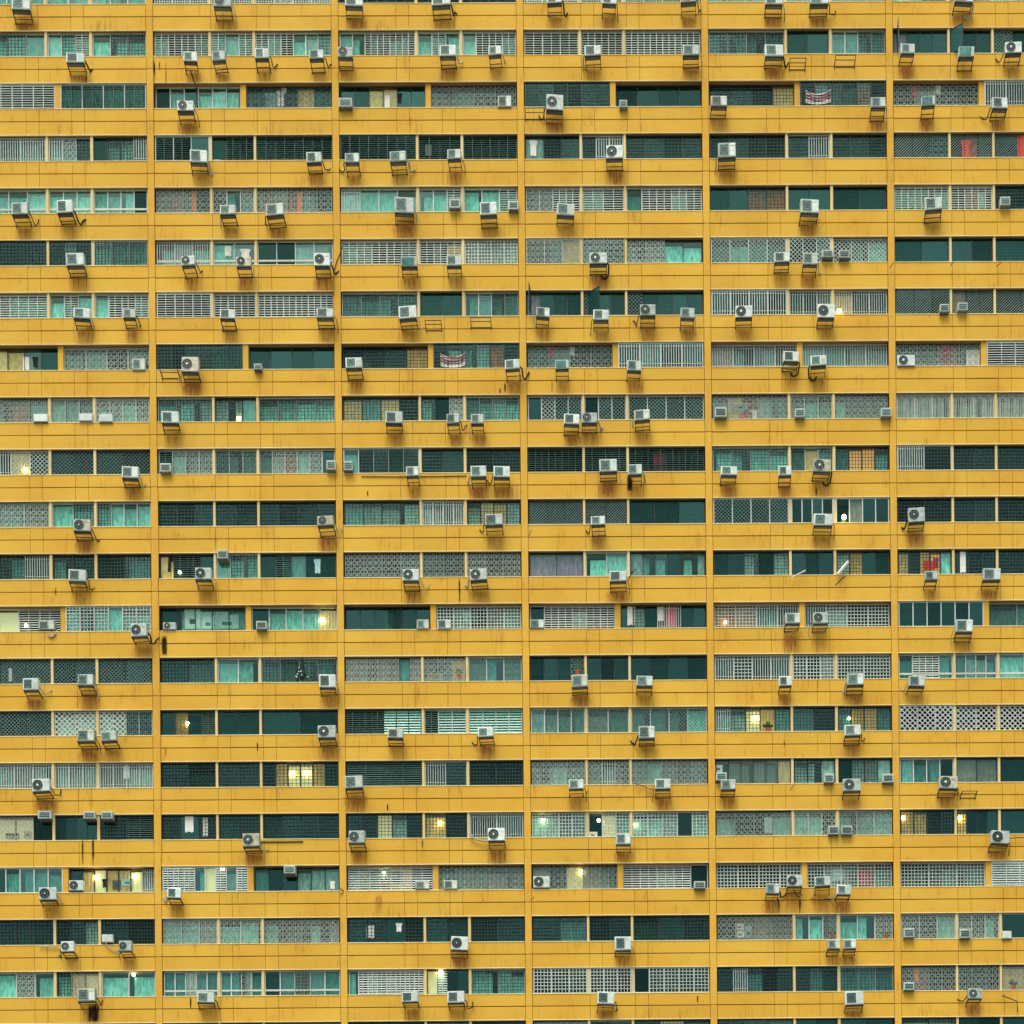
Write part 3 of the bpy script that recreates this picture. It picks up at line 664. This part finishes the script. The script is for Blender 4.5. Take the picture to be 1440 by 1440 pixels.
        for i in range(len(pts)-1):
            A, B = Vector(pts[i]), Vector(pts[i+1])
            P.append(tuple(A)); P.append(tuple(A.lerp(B, .5)))
        P.append(pts[-1])
        tb.tube(P, rd, 6); link('refrigerant_hose', tb.mesh('refrigerant_hose', [M['hose' if random.random() < .6 else 'hosew']]), root)
    # stains on the wall below
    if kind in 'GFC':
        wp = at(px+pw/2, py+ph, front); cxw = wp.x+wd*0
        lo = -HF*(row)-(HF-ZW)+.02
        top = min(wp.z-.15, -HF*row+.36) if kind in 'GFC' else -HF*row+.62
        hgt = top-lo if kind in 'GFC' else .45
        base = lo if kind in 'GFC' else top-.45
        ww = wd*random.uniform(1.15, 1.55)
        xx = root.location.x+wd/2-ww/2+random.uniform(-.06, .06)
        dm_ = MB(); dm_.v = [(0,0,0),(ww,0,0),(ww,0,hgt),(0,0,hgt)]; dm_.f = [(0,1,2,3)]; dm_.m = [0]
        part('rust_stain', dm_.mesh('rust_stain', [M['rust']]), (xx, -.022, base))
    wname = None
    lay = PAIR if row in TWO else (ALPHA if bay % 2 else BETA)
    u = (root.location.x+wd/2-BP*bay)/PX
    wi = min(range(len(lay)), key=lambda i: abs((lay[i][0]+lay[i][1])/2-u) if not (lay[i][0] <= u <= lay[i][1]) else -1)
    pend.append((root, row, bay, wi, kind, hose, root.location.x, wd, ht))
groups = {}
for p in pend: groups.setdefault((p[1], p[2], p[3]), []).append(p)
for key, ps in groups.items():
    ps.sort(key=lambda p: p[6])
    row, bay, wi = key
    n = len(PAIR if row in TWO else ALPHA)
    wn = (['left', 'right'] if n == 2 else ['left', 'middle', 'right'])[wi]
    rn = 'cut-off top row' if row == 0 else ORD[row]+' full row'
    for i, (root, _, _, _, kind, hose, x, wd, ht) in enumerate(ps):
        sz = 'large ' if wd*ht > .65 else 'small ' if wd*ht < .42 else ''
        what = {'F': sz+'unit with round black fan', 'J': 'fan unit standing indoors', 'G': sz+'unit with square grille', 'C': 'teal sheeted unit', 'W': 'boxy window unit', 'V': 'plain white window unit', 'I': 'dark grilled indoor unit'}[kind]
        pre = '' if len(ps) == 1 else (['left one, ', 'right one, '] if len(ps) == 2 else ['first, ', 'second, ', 'third, ', 'fourth, '])[i]
        lab = f"{pre}{what}, {wn} window, {ORD[bay+1]} bay, {rn}"
        tag(root, lab, 'air conditioner', 'air conditioners on the yellow facade')

# black run-off stains and empty brackets
for (px, py0, py1, wpx, row) in ((131, 1412, 1436, 17, 19), (886, 668, 690, 9, 9), (231, 893, 920, 8, 12), (217, 82, 118, 2, 1), (224, 86, 98, 2, 1), (233, 82, 118, 2.4, 1), (121, 106, 116, 2, 1), (268, 1402, 1417, 2, 19), (981, 1400, 1410, 2, 19), (233, 1049, 1062, 3, 14), (362, 1043, 1056, 2, 14), (545, 1130, 1140, 2, 15), (594, 1180, 1192, 2, 16), (710, 1196, 1212, 2, 16), (1095, 1262, 1284, 2.4, 17), (1125, 1264, 1284, 2.4, 17), (1148, 686, 697, 2, 9), (517, 690, 697, 2, 9), (1103, 1040, 1052, 2, 14), (78, 825, 838, 2, 11), (118, 840, 850, 2, 11), (646, 815, 846, 2, 11), (703, 546, 552, 2, 7), (710, 538, 550, 2, 7), (776, 534, 552, 2, 7), (54, 1160, 1175, 2.5, 16), (116, 1178, 1215, 2.5, 16), (131, 1178, 1215, 2.5, 16), (532, 1256, 1284, 12, 17)):
    if not wpx: continue
    a = at(px-wpx/2, py1, -.03); c = at(px+wpx/2, py0, -.03)
    dm_ = MB(); dm_.v = [(0,0,0),(c.x-a.x,0,0),(c.x-a.x,0,c.z-a.z),(0,0,c.z-a.z)]; dm_.f = [(0,1,2,3)]; dm_.m = [0]
    part('run_stain', dm_.mesh('run_stain', [M['rust' if wpx > 10 and row == 17 else 'soot']]), (a.x, -.030, a.z))
EB = [((1111, 81), 23, 'empty steel bracket beside the unit under the middle window, fifth bay, first full row'), ((1175, 77), 29, 'larger empty steel bracket under the right window, fifth bay, first full row'),
      ((597, 450), 23, 'empty steel bracket beside the unit under the middle window, third bay, sixth full row'), ((661, 446), 29, 'larger empty steel bracket under the right window, third bay, sixth full row'),
      ((738, 151), 27, 'low rusty rack beside the tall fan unit, fourth bay, second full row'), ((224, 518), 25, 'low rusty rack beside the tall fan unit, second bay, seventh full row'),
      ((1353, 1112), 22, 'thin crooked rack under the brown curtains, sixth bay, fifteenth full row')]
for (px, py), wpx, lab in EB:
    p = at(px, py, -.62); wd = wpx*PX
    b = MB(); t = .03
    for x in (0, wd-t):
        b.box(x, x+t, 0, .62, -t, 0); b.tube([(x+t/2, .05, -t), (x+t/2, .60, -.24)], .013, 4); b.box(x, x+t, .59, .62, -.26, -t)
    b.box(t, wd-t, 0, t, -t, 0); b.box(t, wd-t, .59, .62, -.16, -.13); b.box(t, wd-t, .3, .33, -t, 0)
    o = link('wall_bracket', b.mesh('wall_bracket', [M['steel']]), None, p); tag(o, lab, 'bracket', 'empty brackets on the facade')

# ------------------------------------------------------------------ lamps inside and laundry
LAMPS = [(1180, 437, 4, 6, 'right window, fifth bay, sixth full row'), (1187, 727, 5, 10, 'right window, fifth bay, tenth full row'), (37, 880, 4, 12, 'left window, first bay, twelfth full row'),
         (253, 805, 4, 11, 'left window, second bay, eleventh full row'), (453, 872, 5, 12, 'right window, second bay, twelfth full row'), (1020, 875, 3, 12, 'left window, fifth bay, twelfth full row'),
         (1062, 1010, 5, 14, 'left window, fifth bay, fourteenth full row'), (1194, 1010, 3, 14, 'right window, fifth bay, fourteenth full row'), (264, 1017, 4, 14, 'left window, second bay, fourteenth full row'),
         (411, 1088, 5, 15, 'right window, second bay, fifteenth full row, left of two'), (431, 1087, 5, 15, 'right window, second bay, fifteenth full row, right of two'), (764, 1154, 4, 16, 'left window, fourth bay, sixteenth full row'),
         (842, 1154, 4, 16, 'middle window, fourth bay, sixteenth full row'), (894, 1160, 3.5, 16, 'right window, fourth bay, sixteenth full row'), (619, 1157, 4, 16, 'middle window, third bay, sixteenth full row'),
         (1270, 1150, 4, 16, 'left window, sixth bay, sixteenth full row'), (1350, 1150, 4, 16, 'middle window, sixth bay, sixteenth full row'), (135, 1234, 5, 17, 'right window, first bay, seventeenth full row, left of two'),
         (189, 1232, 4, 17, 'right window, first bay, seventeenth full row, right of two'), (313, 1223, 4, 17, 'left window, second bay, seventeenth full row'), (540, 1227, 3.5, 17, 'left window, third bay, seventeenth full row'),
         (818, 1226, 4, 17, 'left window, fourth bay, seventeenth full row'), (620, 1368, 6, 19, 'middle window, third bay, nineteenth full row'), (188, 1371, 3.5, 19, 'right window, first bay, nineteenth full row'),
         (36, 660, 4, 9, 'left window, first bay, ninth full row'), (336, 588, 3.5, 8, 'middle window, second bay, eighth full row'), (1402, 665, 0, 9, '')]
for px, py, rp, row, where in LAMPS:
    if not rp: continue
    p = at(px, py, .36 if row in TWO else .24)
    if row in (10, 6): p = at(px, py, -.08)
    root = bpy.data.objects.new('lit_lamp', None); COL.objects.link(root); root.location = p
    r_ = rp*PX*.62
    b = MB(); b.tube([(0,0,-r_), (0,0,-r_*.86), (0,0,-r_*.5), (0,0,0), (0,0,r_*.5), (0,0,r_*.86), (0,0,r_)], [r_*.05, r_*.5, r_*.87, r_, r_*.87, r_*.5, r_*.05], 10)
    link('bulb_globe', b.mesh('bulb_globe', [M['lamp']]), root)
    c = MB(); c.tube([(0,0,r_), (0,0,r_+.12)], .02, 6); link('lamp_cap', c.mesh('lamp_cap', [M['dark']]), root)
    tag(root, 'glowing warm lamp in the '+where, 'lamp', 'lit lamps behind the windows')

M['cl_white'] = mat('white_cotton', (.74, .78, .70), .9, 0, .15, 8); M['cl_red'] = mat('red_cotton', (.85, .055, .03), .9, 0, .2, 8); M['cl_pink'] = mat('crimson_cotton', (.50, .05, .10), .9, 0, .3, 12)
M['cl_black'] = mat('black_cotton', (.015, .015, .015), .9); M['cl_blue'] = mat('pale_blue_cotton', (.35, .62, .62), .9, 0, .2, 8); M['cl_green'] = mat('dark_green_tinsel', (.02, .07, .05), .8, 0, .5, 20)
M['cl_orange'] = mat('orange_cotton', (.85, .25, .05), .9, 0, .2, 8)
def shirt(px, py, wpx, hpx, col, kind, label, row, Y=None):
    """hanging garment: hem at the bottom, sleeves, folds; px,py top left"""
    Y = Y if Y is not None else (.295 if row in TWO else .175)
    a = at(px, py, Y); wd, ht = wpx*PX, hpx*PX
    b = MB(); n = 8
    def outline(t):       # half width at height fraction t from the top
        if kind == 'shirt': return .30 if t < .06 else (.5 if t < .38 else .34)
        if kind == 'trousers': return .36+.1*t
        return .5
    rows_ = [0, .06, .07, .38, .40, .7, 1.0]
    for t in rows_:
        hw = outline(t)*wd
        for i in range(n+1):
            x = wd/2-hw+2*hw*i/n; y = .007*math.sin(i*1.9+t*3)
            b.v.append((x, y, -t*ht - (.03*math.sin(i*1.3) if t == 1 else 0)))
    m_ = n+1
    for j in range(len(rows_)-1):
        for i in range(n):
            if kind == 'trousers' and i in (n//2-1, n//2) and rows_[j] > .3: continue
            b.f.append((j*m_+i, (j+1)*m_+i, (j+1)*m_+i+1, j*m_+i+1)); b.m.append(0)
    o_ = len(b.v); b.v += [(x, y+.005, z) for x, y, z in b.v]
    b.f += [tuple(o_+i for i in reversed(f)) for f in b.f]; b.m = [0]*len(b.f)
    o = link(kind if kind in ('shirt', 'trousers') else 'towel', b.mesh('cloth', [M[col]]), None, (a.x, a.y, a.z))
    tag(o, label, 'laundry', 'washing hung in the windows')
S = shirt
FLUSHED = {(12, 925), (12, 936), (12, 882)} - {(12, 925), (12, 936), (12, 882)}
S(388, 127, 13, 22, 'cl_white', 'shirt', 'white shirt hung behind bars, second bay, second full row', 2)
S(396, 121, 7, 10, 'cl_white', 'towel', 'small white cloth above the white shirt, second bay, second full row', 2)
S(1280, 121, 12, 15, 'cl_pink', 'shirt', 'crimson shirt behind scroll grille, sixth bay, second full row', 2)
S(1314, 117, 9, 15, 'cl_white', 'towel', 'thin white cloth by the crimson shirt, sixth bay, second full row', 2)
S(744, 197, 12, 22, 'cl_white', 'shirt', 'white shirt on orange door, fourth bay, third full row', 3)
S(598, 203, 9, 16, 'cl_white', 'towel', 'twisted white cloth in dark window, third bay, third full row', 3)
S(1351, 197, 14, 24, 'cl_red', 'shirt', 'bright red shirt behind diagonal bars, middle window, sixth bay, third full row', 3)
S(1431, 190, 16, 31, 'cl_red', 'towel', 'red cloth at the cut-off right window, third full row', 3)
S(316, 346, 9, 14, 'cl_white', 'towel', 'white cloth tied behind glass, middle window, second bay, fifth full row', 5)
S(337, 350, 16, 14, 'cl_white', 'shirt', 'white shirt above fan unit, middle window, second bay, fifth full row', 5)
S(769, 488, 12, 15, 'cl_pink', 'shirt', 'crimson shirt behind scroll grille, fourth bay, seventh full row', 7)
S(800, 486, 8, 14, 'cl_white', 'towel', 'thin white cloth by the crimson shirt, fourth bay, seventh full row', 7)
S(1324, 483, 14, 16, 'cl_pink', 'shirt', 'crimson patterned shirt, left window, sixth bay, seventh full row', 7)
S(1359, 492, 20, 22, 'cl_white', 'towel', 'white ribbed sheet by the crimson patterned shirt, sixth bay, seventh full row', 7)
S(1039, 582, 12, 8, 'cl_pink', 'towel', 'dark red cloth, left window, fifth bay, eighth full row', 8)
S(1056, 577, 12, 12, 'cl_white', 'shirt', 'white bundle of washing, left window, fifth bay, eighth full row', 8)
S(235, 781, 14, 23, 'cl_black', 'trousers', 'black trousers hung against a cream wall, second bay, eleventh full row', 11)
S(441, 786, 11, 20, 'cl_blue', 'shirt', 'pale blue top in dark window, second bay, eleventh full row', 11)
S(1299, 789, 16, 12, 'cl_red', 'towel', 'red cloth above small unit, left window, sixth bay, eleventh full row', 11)
S(1350, 776, 8, 29, 'cl_white', 'towel', 'white lace strip, middle window, sixth bay, eleventh full row', 11)
S(925, 854, 8, 19, 'cl_white', 'towel', 'narrow white towel, right window, fourth bay, twelfth full row', 12)
S(936, 854, 15, 26, 'cl_pink', 'towel', 'dark red towel, right window, fourth bay, twelfth full row', 12)
S(882, 853, 11, 26, 'cl_white', 'towel', 'checked white towel, right window, fourth bay, twelfth full row', 12)
S(260, 1148, 12, 22, 'cl_white', 'towel', 'pale lace hung in dark left window, second bay, sixteenth full row', 16)
S(285, 1150, 7, 26, 'cl_white', 'towel', 'narrow white strip in dark left window, second bay, sixteenth full row', 16)
S(515, 1301, 11, 18, 'cl_white', 'towel', 'white patterned cloth, left window, third bay, eighteenth full row', 18)
S(556, 1298, 10, 12, 'cl_white', 'shirt', 'white tangled cloth, left window, third bay, eighteenth full row', 18)
S(1284, 1361, 9, 20, 'cl_orange', 'shirt', 'salmon shirt, left window, sixth bay, nineteenth full row', 19)
S(1207, 1223, 14, 20, 'cl_pink', 'shirt', 'faded red shirt behind grid, right window, fifth bay, seventeenth full row', 17)
S(1170, 1222, 16, 16, 'cl_blue', 'towel', 'pale blue folded sheet, right window, fifth bay, seventeenth full row', 17)
S(337, 1367, 9, 32, 'cl_green', 'towel', 'dark green hanging plant net, middle window, second bay, nineteenth full row', 19)
S(12, 940, 5, 18, 'cl_white', 'towel', 'slim white rag, left window, first bay, thirteenth full row', 13)
S(173, 1077, 8, 18, 'cl_white', 'towel', 'small white rag behind bars, right window, first bay, fifteenth full row', 15)

S(1197, 128, 22, 20, 'cl_orange', 'towel', 'wide orange cloth behind dark grid, right window, fifth bay, second full row', 2)
S(683, 498, 22, 20, 'cl_orange', 'towel', 'wide orange cloth behind dark grid, right window, third bay, seventh full row', 7)
S(919, 641, 15, 13, 'cl_pink', 'towel', 'dark red cloth behind dull louvres, right window, fourth bay, ninth full row', 9)
S(541, 134, 7, 17, 'cl_white', 'towel', 'pale cloth by the cream door, left window, third bay, second full row', 2)
S(558, 131, 8, 14, 'cl_black', 'shirt', 'black top on the cream wall, left window, third bay, second full row', 2)
S(45, 502, 9, 14, 'cl_black', 'shirt', 'black top on the cream wall, left window, first bay, seventh full row', 7)
S(32, 502, 9, 18, 'cl_white', 'towel', 'pale cloth by the cream door, left window, first bay, seventh full row', 7)
S(143, 1236, 9, 12, 'cl_black', 'shirt', 'dark top in the lit right window, first bay, seventeenth full row', 17)
S(1075, 1149, 10, 22, 'cl_blue', 'towel', 'pale blue dress behind lattice, left window, fifth bay, sixteenth full row', 16)
S(463, 1239, 9, 11, 'cl_white', 'shirt', 'white shirt in the corner of the right window, second bay, seventeenth full row', 17)
S(1312, 797-12, 9, 14, 'cl_pink', 'shirt', 'crimson shirt beside the red cloth, left window, sixth bay, eleventh full row', 11)
S(270, 285-16, 6, 28, 'cl_orange', 'towel', 'narrow orange strip, middle of the left window, second bay, fourth full row', 4)
S(418, 270, 7, 28, 'cl_orange', 'towel', 'narrow orange strip in the right window, second bay, fourth full row', 4)

# striped swag banners
M['cl_dull'] = mat('faded_crimson_cotton', (.38, .13, .14), .9, 0, .3, 8)
def swag(px, py, wpx, hpx, row, label):
    a = at(px, py, .055); wd, ht = wpx*PX, hpx*PX
    root = bpy.data.objects.new('striped_banner', None); COL.objects.link(root); root.location = a
    n = 12
    TT = [0, .07, .24, .30, .46, .52, .66, 1]
    for k in range(7):
        b = MB(); t0, t1 = TT[k], TT[k+1]
        for i in range(n+1):
            s = i/n; sag = 4*s*(1-s)
            for t in (t0, t1):
                b.v.append((wd*s, -.03*math.sin(t*6+s*2), -ht*((.06+.30*sag)*(1-t)+t*(.88+.12*sag))))
        for i in range(n): b.f.append((2*i, 2*i+1, 2*i+3, 2*i+2)); b.m.append(0)
        o_ = len(b.v); b.v += [(x, y+.01, z) for x, y, z in b.v]; b.f += [tuple(o_+i for i in reversed(f)) for f in b.f]; b.m = [0]*len(b.f)
        link('stripe', b.mesh('stripe', [M['cl_white' if k % 2 == 0 else 'cl_dull']]), root)
    tag(root, label, 'banner', 'striped banners')
swag(1133, 125, 35, 22, 2, 'red and white striped cloth draped in the right window, fifth bay, second full row')
swag(619, 495, 35, 22, 7, 'red and white striped cloth draped in the right window, third bay, seventh full row')

# household things standing behind the glass
M['beige'] = mat('beige_carton', (.50, .42, .26), .9, .1, .2, 6); M['wood'] = mat('brown_wood', (.22, .10, .04), .7, .1, .3, 6); M['tealp'] = mat('teal_plastic', (.10, .40, .36), .5)
M['yelp'] = mat('yellow_plastic', (.80, .50, .06), .5); M['leaf'] = mat('leaf_green', (.03, .14, .05), .6, .3, .3, 8); M['pot'] = mat('terracotta_pot', (.35, .12, .05), .8)
def inside_y(row, flush=False): return .35 if row in TWO else (.11 if flush else .19)
def carton(px, py, wpx, hpx, col, label, row, name='storage_box', cat='box'):
    a = at(px, py+hpx, inside_y(row)); wd, ht = wpx*PX, hpx*PX
    root = bpy.data.objects.new(name, None); COL.objects.link(root); root.location = a
    body = MB(); body.box(0, wd, 0, .22, 0, ht*.8); link('body', body.mesh('body', [M[col]]), root)
    lid = MB(); lid.box(-.012, wd+.012, -.012, .23, ht*.8+.004, ht); link('lid', lid.mesh('lid', [M[col]]), root)
    bd = MB(); bd.box(wd*.3, wd*.7, -.008, 0, ht*.25, ht*.5); link('handle', bd.mesh('handle', [M['dark']]), root)
    tag(root, label, cat)
def plant(px, py, wpx, hpx, label, row):
    a = at(px+wpx/2, py+hpx, inside_y(row)); wd, ht = wpx*PX, hpx*PX; rn = random.Random(px)
    root = bpy.data.objects.new('potted_plant', None); COL.objects.link(root); root.location = a
    p_ = MB(); p_.tube([(0,0,0), (0,0,ht*.3)], [wd*.18, wd*.26], 8); link('pot', p_.mesh('pot', [M['pot']]), root)
    f_ = MB()
    for k in range(26):
        an, le = rn.uniform(-1.3, 1.3), rn.uniform(.4, .75)*ht
        x, z = math.sin(an)*wd*.55, ht*.3+le*math.cos(an)*.9
        f_.tube([(0, 0, ht*.28), (x*.5, rn.uniform(-.06, .06), (z+ht*.3)/2+.05), (x, rn.uniform(-.07, .07), z)], [.012, .035, .006], 4)
    link('leaves', f_.mesh('leaves', [M['leaf']]), root); tag(root, label, 'plant')
carton(260, 857, 22, 27, 'cl_white', 'tall white cabinet in the left window, second bay, twelfth full row', 12, 'cabinet', 'cabinet')
carton(284, 867, 17, 17, 'cl_white', 'square white carton beside the tall cabinet, second bay, twelfth full row', 12)
carton(302, 865, 34, 19, 'case2', 'long pale crate in the left window, second bay, twelfth full row', 12, 'storage_crate', 'crate')
carton(653, 861, 17, 13, 'cl_blue', 'pale notice board behind white grid, third bay, twelfth full row', 12, 'notice_board', 'board')
carton(1034, 1299, 12, 8, 'cl_white', 'upper white carton, left window, fifth bay, eighteenth full row', 18)
carton(1034, 1309, 13, 9, 'cl_white', 'lower white carton, left window, fifth bay, eighteenth full row', 18)
carton(1048, 1303, 9, 15, 'cl_blue', 'pale blue carton, left window, fifth bay, eighteenth full row', 18)
carton(1065, 1311, 11, 7, 'beige', 'beige low carton, left window, fifth bay, eighteenth full row', 18)
carton(1018, 580, 10, 12, 'yelp', 'yellow tub beside the left unit, left window, fifth bay, eighth full row', 8, 'tub', 'tub')
carton(1030, 567, 22, 10, 'case2', 'grey green shelf box, left window, fifth bay, eighth full row', 8)
carton(1062, 584, 9, 9, 'beige', 'beige parcel, left window, fifth bay, eighth full row', 8)
carton(498, 1234, 12, 14, 'tealp', 'round teal tub behind louvres, left window, third bay, seventeenth full row', 17, 'tub', 'tub')
carton(511, 1226, 6, 22, 'yelp', 'narrow yellow box behind louvres, left window, third bay, seventeenth full row', 17)
carton(552, 1226, 14, 16, 'leaf', 'green toy chest behind louvres, left window, third bay, seventeenth full row', 17, 'toy_chest', 'box')
carton(534, 1238, 12, 12, 'cl_orange', 'orange toy box behind louvres, left window, third bay, seventeenth full row', 17)
carton(158, 1238, 11, 12, 'wood', 'brown cupboard in the lit right window, first bay, seventeenth full row', 17, 'cupboard', 'cupboard')
carton(171, 1236, 16, 9, 'cl_white', 'white crockery rack in the lit right window, first bay, seventeenth full row', 17, 'dish_rack', 'rack')
carton(8, 1172, 18, 6, 'wood', 'row of dark jars box in the left window, first bay, sixteenth full row', 16, 'jar_box', 'box')
carton(34, 1169, 9, 9, 'beige', 'beige tin in the left window, first bay, sixteenth full row', 16, 'tin', 'tin')
carton(1266, 1235, 15, 14, 'case2', 'grey crate in the dark left window, sixth bay, seventeenth full row', 17, 'storage_crate', 'crate')
carton(1282, 1226, 18, 22, 'case2', 'pale shelf unit in the dark left window, sixth bay, seventeenth full row', 17, 'shelf_unit', 'shelf')
carton(541, 862, 11, 22, 'beige', 'beige slatted door panel in the left window, third bay, twelfth full row', 12, 'cupboard', 'cupboard')
carton(601, 947, 22, 9, 'beige', 'cream folded bedding in the middle window, third bay, thirteenth full row', 13, 'folded_bedding', 'bedding')
carton(506, 510, 14, 7, 'cl_white', 'low white basin behind bars, left window, third bay, seventh full row', 7, 'basin', 'basin')
carton(1025, 141, 11, 7, 'cl_white', 'low white basin behind bars, left window, fifth bay, second full row', 2, 'basin', 'basin')
carton(295, 225, 15, 6, 'cl_white', 'white plastic basin in the dark left window, second bay, third full row', 3, 'basin', 'basin')
carton(1004, 1076, 12, 9, 'cl_white', 'white water heater, left window, fifth bay, fifteenth full row', 15, 'water_heater', 'heater')
carton(827, 1170, 13, 7, 'cl_white', 'small white box, middle window, fourth bay, sixteenth full row', 16)
plant(1072, 1012, 16, 18, 'small leafy plant against the lit cream wall, fifth bay, fourteenth full row', 14)
plant(1238, 1304, 16, 16, 'green plant behind the mint curtain, right window, fifth bay, eighteenth full row', 18)
plant(1163, 1303, 13, 16, 'green plant at the edge of the middle window, fifth bay, eighteenth full row', 18)
plant(806, 936-12, 14, 26, 'tall leafy plant in the dark left window, fourth bay, thirteenth full row', 13)
plant(640, 935, 12, 20, 'bushy plant in the middle window, third bay, thirteenth full row', 13)
plant(1418, 1373, 14, 20, 'dark spiky plant in the lit right window, sixth bay, nineteenth full row', 19)

# small tree in the window (dark, with white dots)
p = at(425, 956, .10); root = bpy.data.objects.new('christmas_tree', None); COL.objects.link(root); root.location = p
b = MB(); rnd = random.Random(3)
for k in range(150):
    h = rnd.random(); rr = .42*(1-h)*math.sqrt(rnd.random()); a_ = rnd.random()*6.28; x, y, z = rr*math.cos(a_), rr*math.sin(a_)*.1, .05+h*1.15
    b.tube([(x*.5, y, z+.06), (x+rnd.uniform(-.05,.05), y-.03, z-.03)], .022, 3)
link('crown', b.mesh('crown', [M['cl_green']]), root)
for k in range(9):
    q = MB(); h = rnd.random()*.7; x = rnd.uniform(-.36, .36)*(1-h); q.disc(0, 0, .035, -.03, .0, 6); link('bauble', cached('bau', lambda: q.mesh('bauble', [M['cl_white']])), root, (x, -.09, .1+h*1.1))
tag(root, 'small dark christmas tree with white baubles in the right window, second bay, thirteenth full row', 'tree')

# poles, cables and pipes fixed to the wall
def cable(name, pts, r_, m_, lab, cat, Y=-.03):
    b = MB(); P = [at(x, y, Y) for x, y in pts]; o0 = P[0]
    b.tube([tuple(q-o0) for q in P], r_, 5); o = link(name, b.mesh(name, [M[m_]]), None, o0); tag(o, lab, cat)
cable('drain_pipe', [(366, 1184), (400, 1184), (426, 1183.5)], .03, 'hose', 'brown level pipe right of the fan unit, second bay, sixteenth full row', 'pipe')
cable('cable', [(508, 670), (560, 670.5), (640, 669.5), (656, 669)], .02, 'hose', 'thin dark cable below the windows, third bay, ninth full row', 'cable')
cable('cable', [(268, 100), (272, 112), (276, 122), (278, 150)], .03, 'hose', 'black cable hanging into the window, second bay, second full row', 'cable', -.1)
cable('cable', [(470, 380), (474, 366), (480, 352), (482, 346)], .02, 'hose', 'black cable looping over the pier beside the third bay, fifth full row', 'cable', -.05)
cable('cable', [(146, 1316), (150, 1330), (158, 1336), (168, 1338)], .03, 'hosew', 'grey cable looping to the right fan unit, first bay, eighteenth full row', 'cable', -.08)
cable('cable', [(56, 1331), (70, 1332), (82, 1332), (88, 1338)], .03, 'hosew', 'grey cable running to the left fan unit, first bay, eighteenth full row', 'cable', -.08)
cable('cable', [(660, 1173), (668, 1180), (680, 1183), (688, 1182)], .05, 'hosew', 'thick grey hose reaching the right fan unit, third bay, sixteenth full row', 'hose', -.15)
cable('drying_pole', [(1175, 823), (1185, 813), (1189, 811)], .03, 'hose', 'lower dark pole stub under the right window, fifth bay, eleventh full row', 'pole', -.3)
cable('drying_pole', [(1178, 808), (1193, 790)], .09, 'cl_white', 'thick pale rolled pole in the right window, fifth bay, eleventh full row', 'pole', -.2)
cable('drying_pole', [(1113, 812), (1133, 802)], .03, 'cl_white', 'thin pale pole under the middle window, fifth bay, eleventh full row', 'pole', -.2)
cable('drying_pole', [(1409, 1400), (1430, 1408), (1431, 1423)], .03, 'hose', 'bent dark rod under the right window, sixth bay, nineteenth full row', 'pole', -.2)
cable('cable', [(884, 816), (888, 806), (895, 800)], .025, 'hose', 'short black cable rising beside the unit, fourth bay, eleventh full row', 'cable', -.2)
cable('cable', [(893, 1102), (905, 1106), (915, 1110), (924, 1112)], .02, 'hose', 'sagging black cable left of the unit, fourth bay, fifteenth full row', 'cable', -.1)

cable('drying_pole', [(1251, 377), (1257, 369)], .02, 'hose', 'tiny dark rod at the pier left of the sixth bay, fifth full row', 'pole', -.2)
cable('drying_pole', [(1337, 374), (1341, 367)], .02, 'hose', 'tiny dark rod under the first post, sixth bay, fifth full row', 'pole', -.2)
cable('drying_pole', [(1401, 375), (1409, 368)], .02, 'hose', 'tiny dark rod under the second post, sixth bay, fifth full row', 'pole', -.2)
cable('drying_pole', [(744, 754), (747, 745)], .02, 'hose', 'tiny dark rod by the pier left of the fourth bay, tenth full row', 'pole', -.2)
cable('drying_pole', [(1111, 1111), (1117, 1104)], .02, 'hose', 'tiny dark rod under the first post, fifth bay, fifteenth full row', 'pole', -.2)
cable('drying_pole', [(747, 1266), (751, 1261)], .02, 'hose', 'tiny dark rod by the pier left of the fourth bay, seventeenth full row', 'pole', -.2)
cable('drying_pole', [(824, 1118), (827, 1112)], .02, 'hose', 'tiny dark rod right of the unit, fourth bay, fifteenth full row', 'pole', -.2)
cable('drain_pipe', [(221.3, 690), (222.6, 812)], .028, 'pier', 'upper yellow drain pipe on the pier between first and second bays', 'pipe', -.06)
cable('drain_pipe', [(223.0, 850), (226.6, 1206)], .028, 'pier', 'lower long yellow drain pipe on the pier between first and second bays', 'pipe', -.06)
cable('cable', [(1420, 1179), (1432, 1178), (1446, 1178)], .025, 'hose', 'dark cable leaving the large fan unit to the right edge, sixteenth full row', 'cable', -.15)
cable('cable', [(478, 1249), (483, 1252), (482, 1256), (478, 1257)], .02, 'hose', 'curled black cable end on the pier right of the second bay, seventeenth full row', 'cable', -.06)
cable('cable', [(1146, 1258), (1140, 1264), (1150, 1266), (1172, 1264), (1180, 1260)], .02, 'hose', 'tangled thin cable between the last two units, fifth bay, seventeenth full row', 'cable', -.1)
cable('cable', [(1115, 1251), (1123, 1262), (1128, 1258)], .03, 'hose', 'black hose loop under the fan unit, fifth bay, seventeenth full row', 'cable', -.2)

print('objects', len(bpy.data.objects), 'tris~', sum(len(o.data.polygons)*2 for o in bpy.data.objects if o.type == 'MESH'))
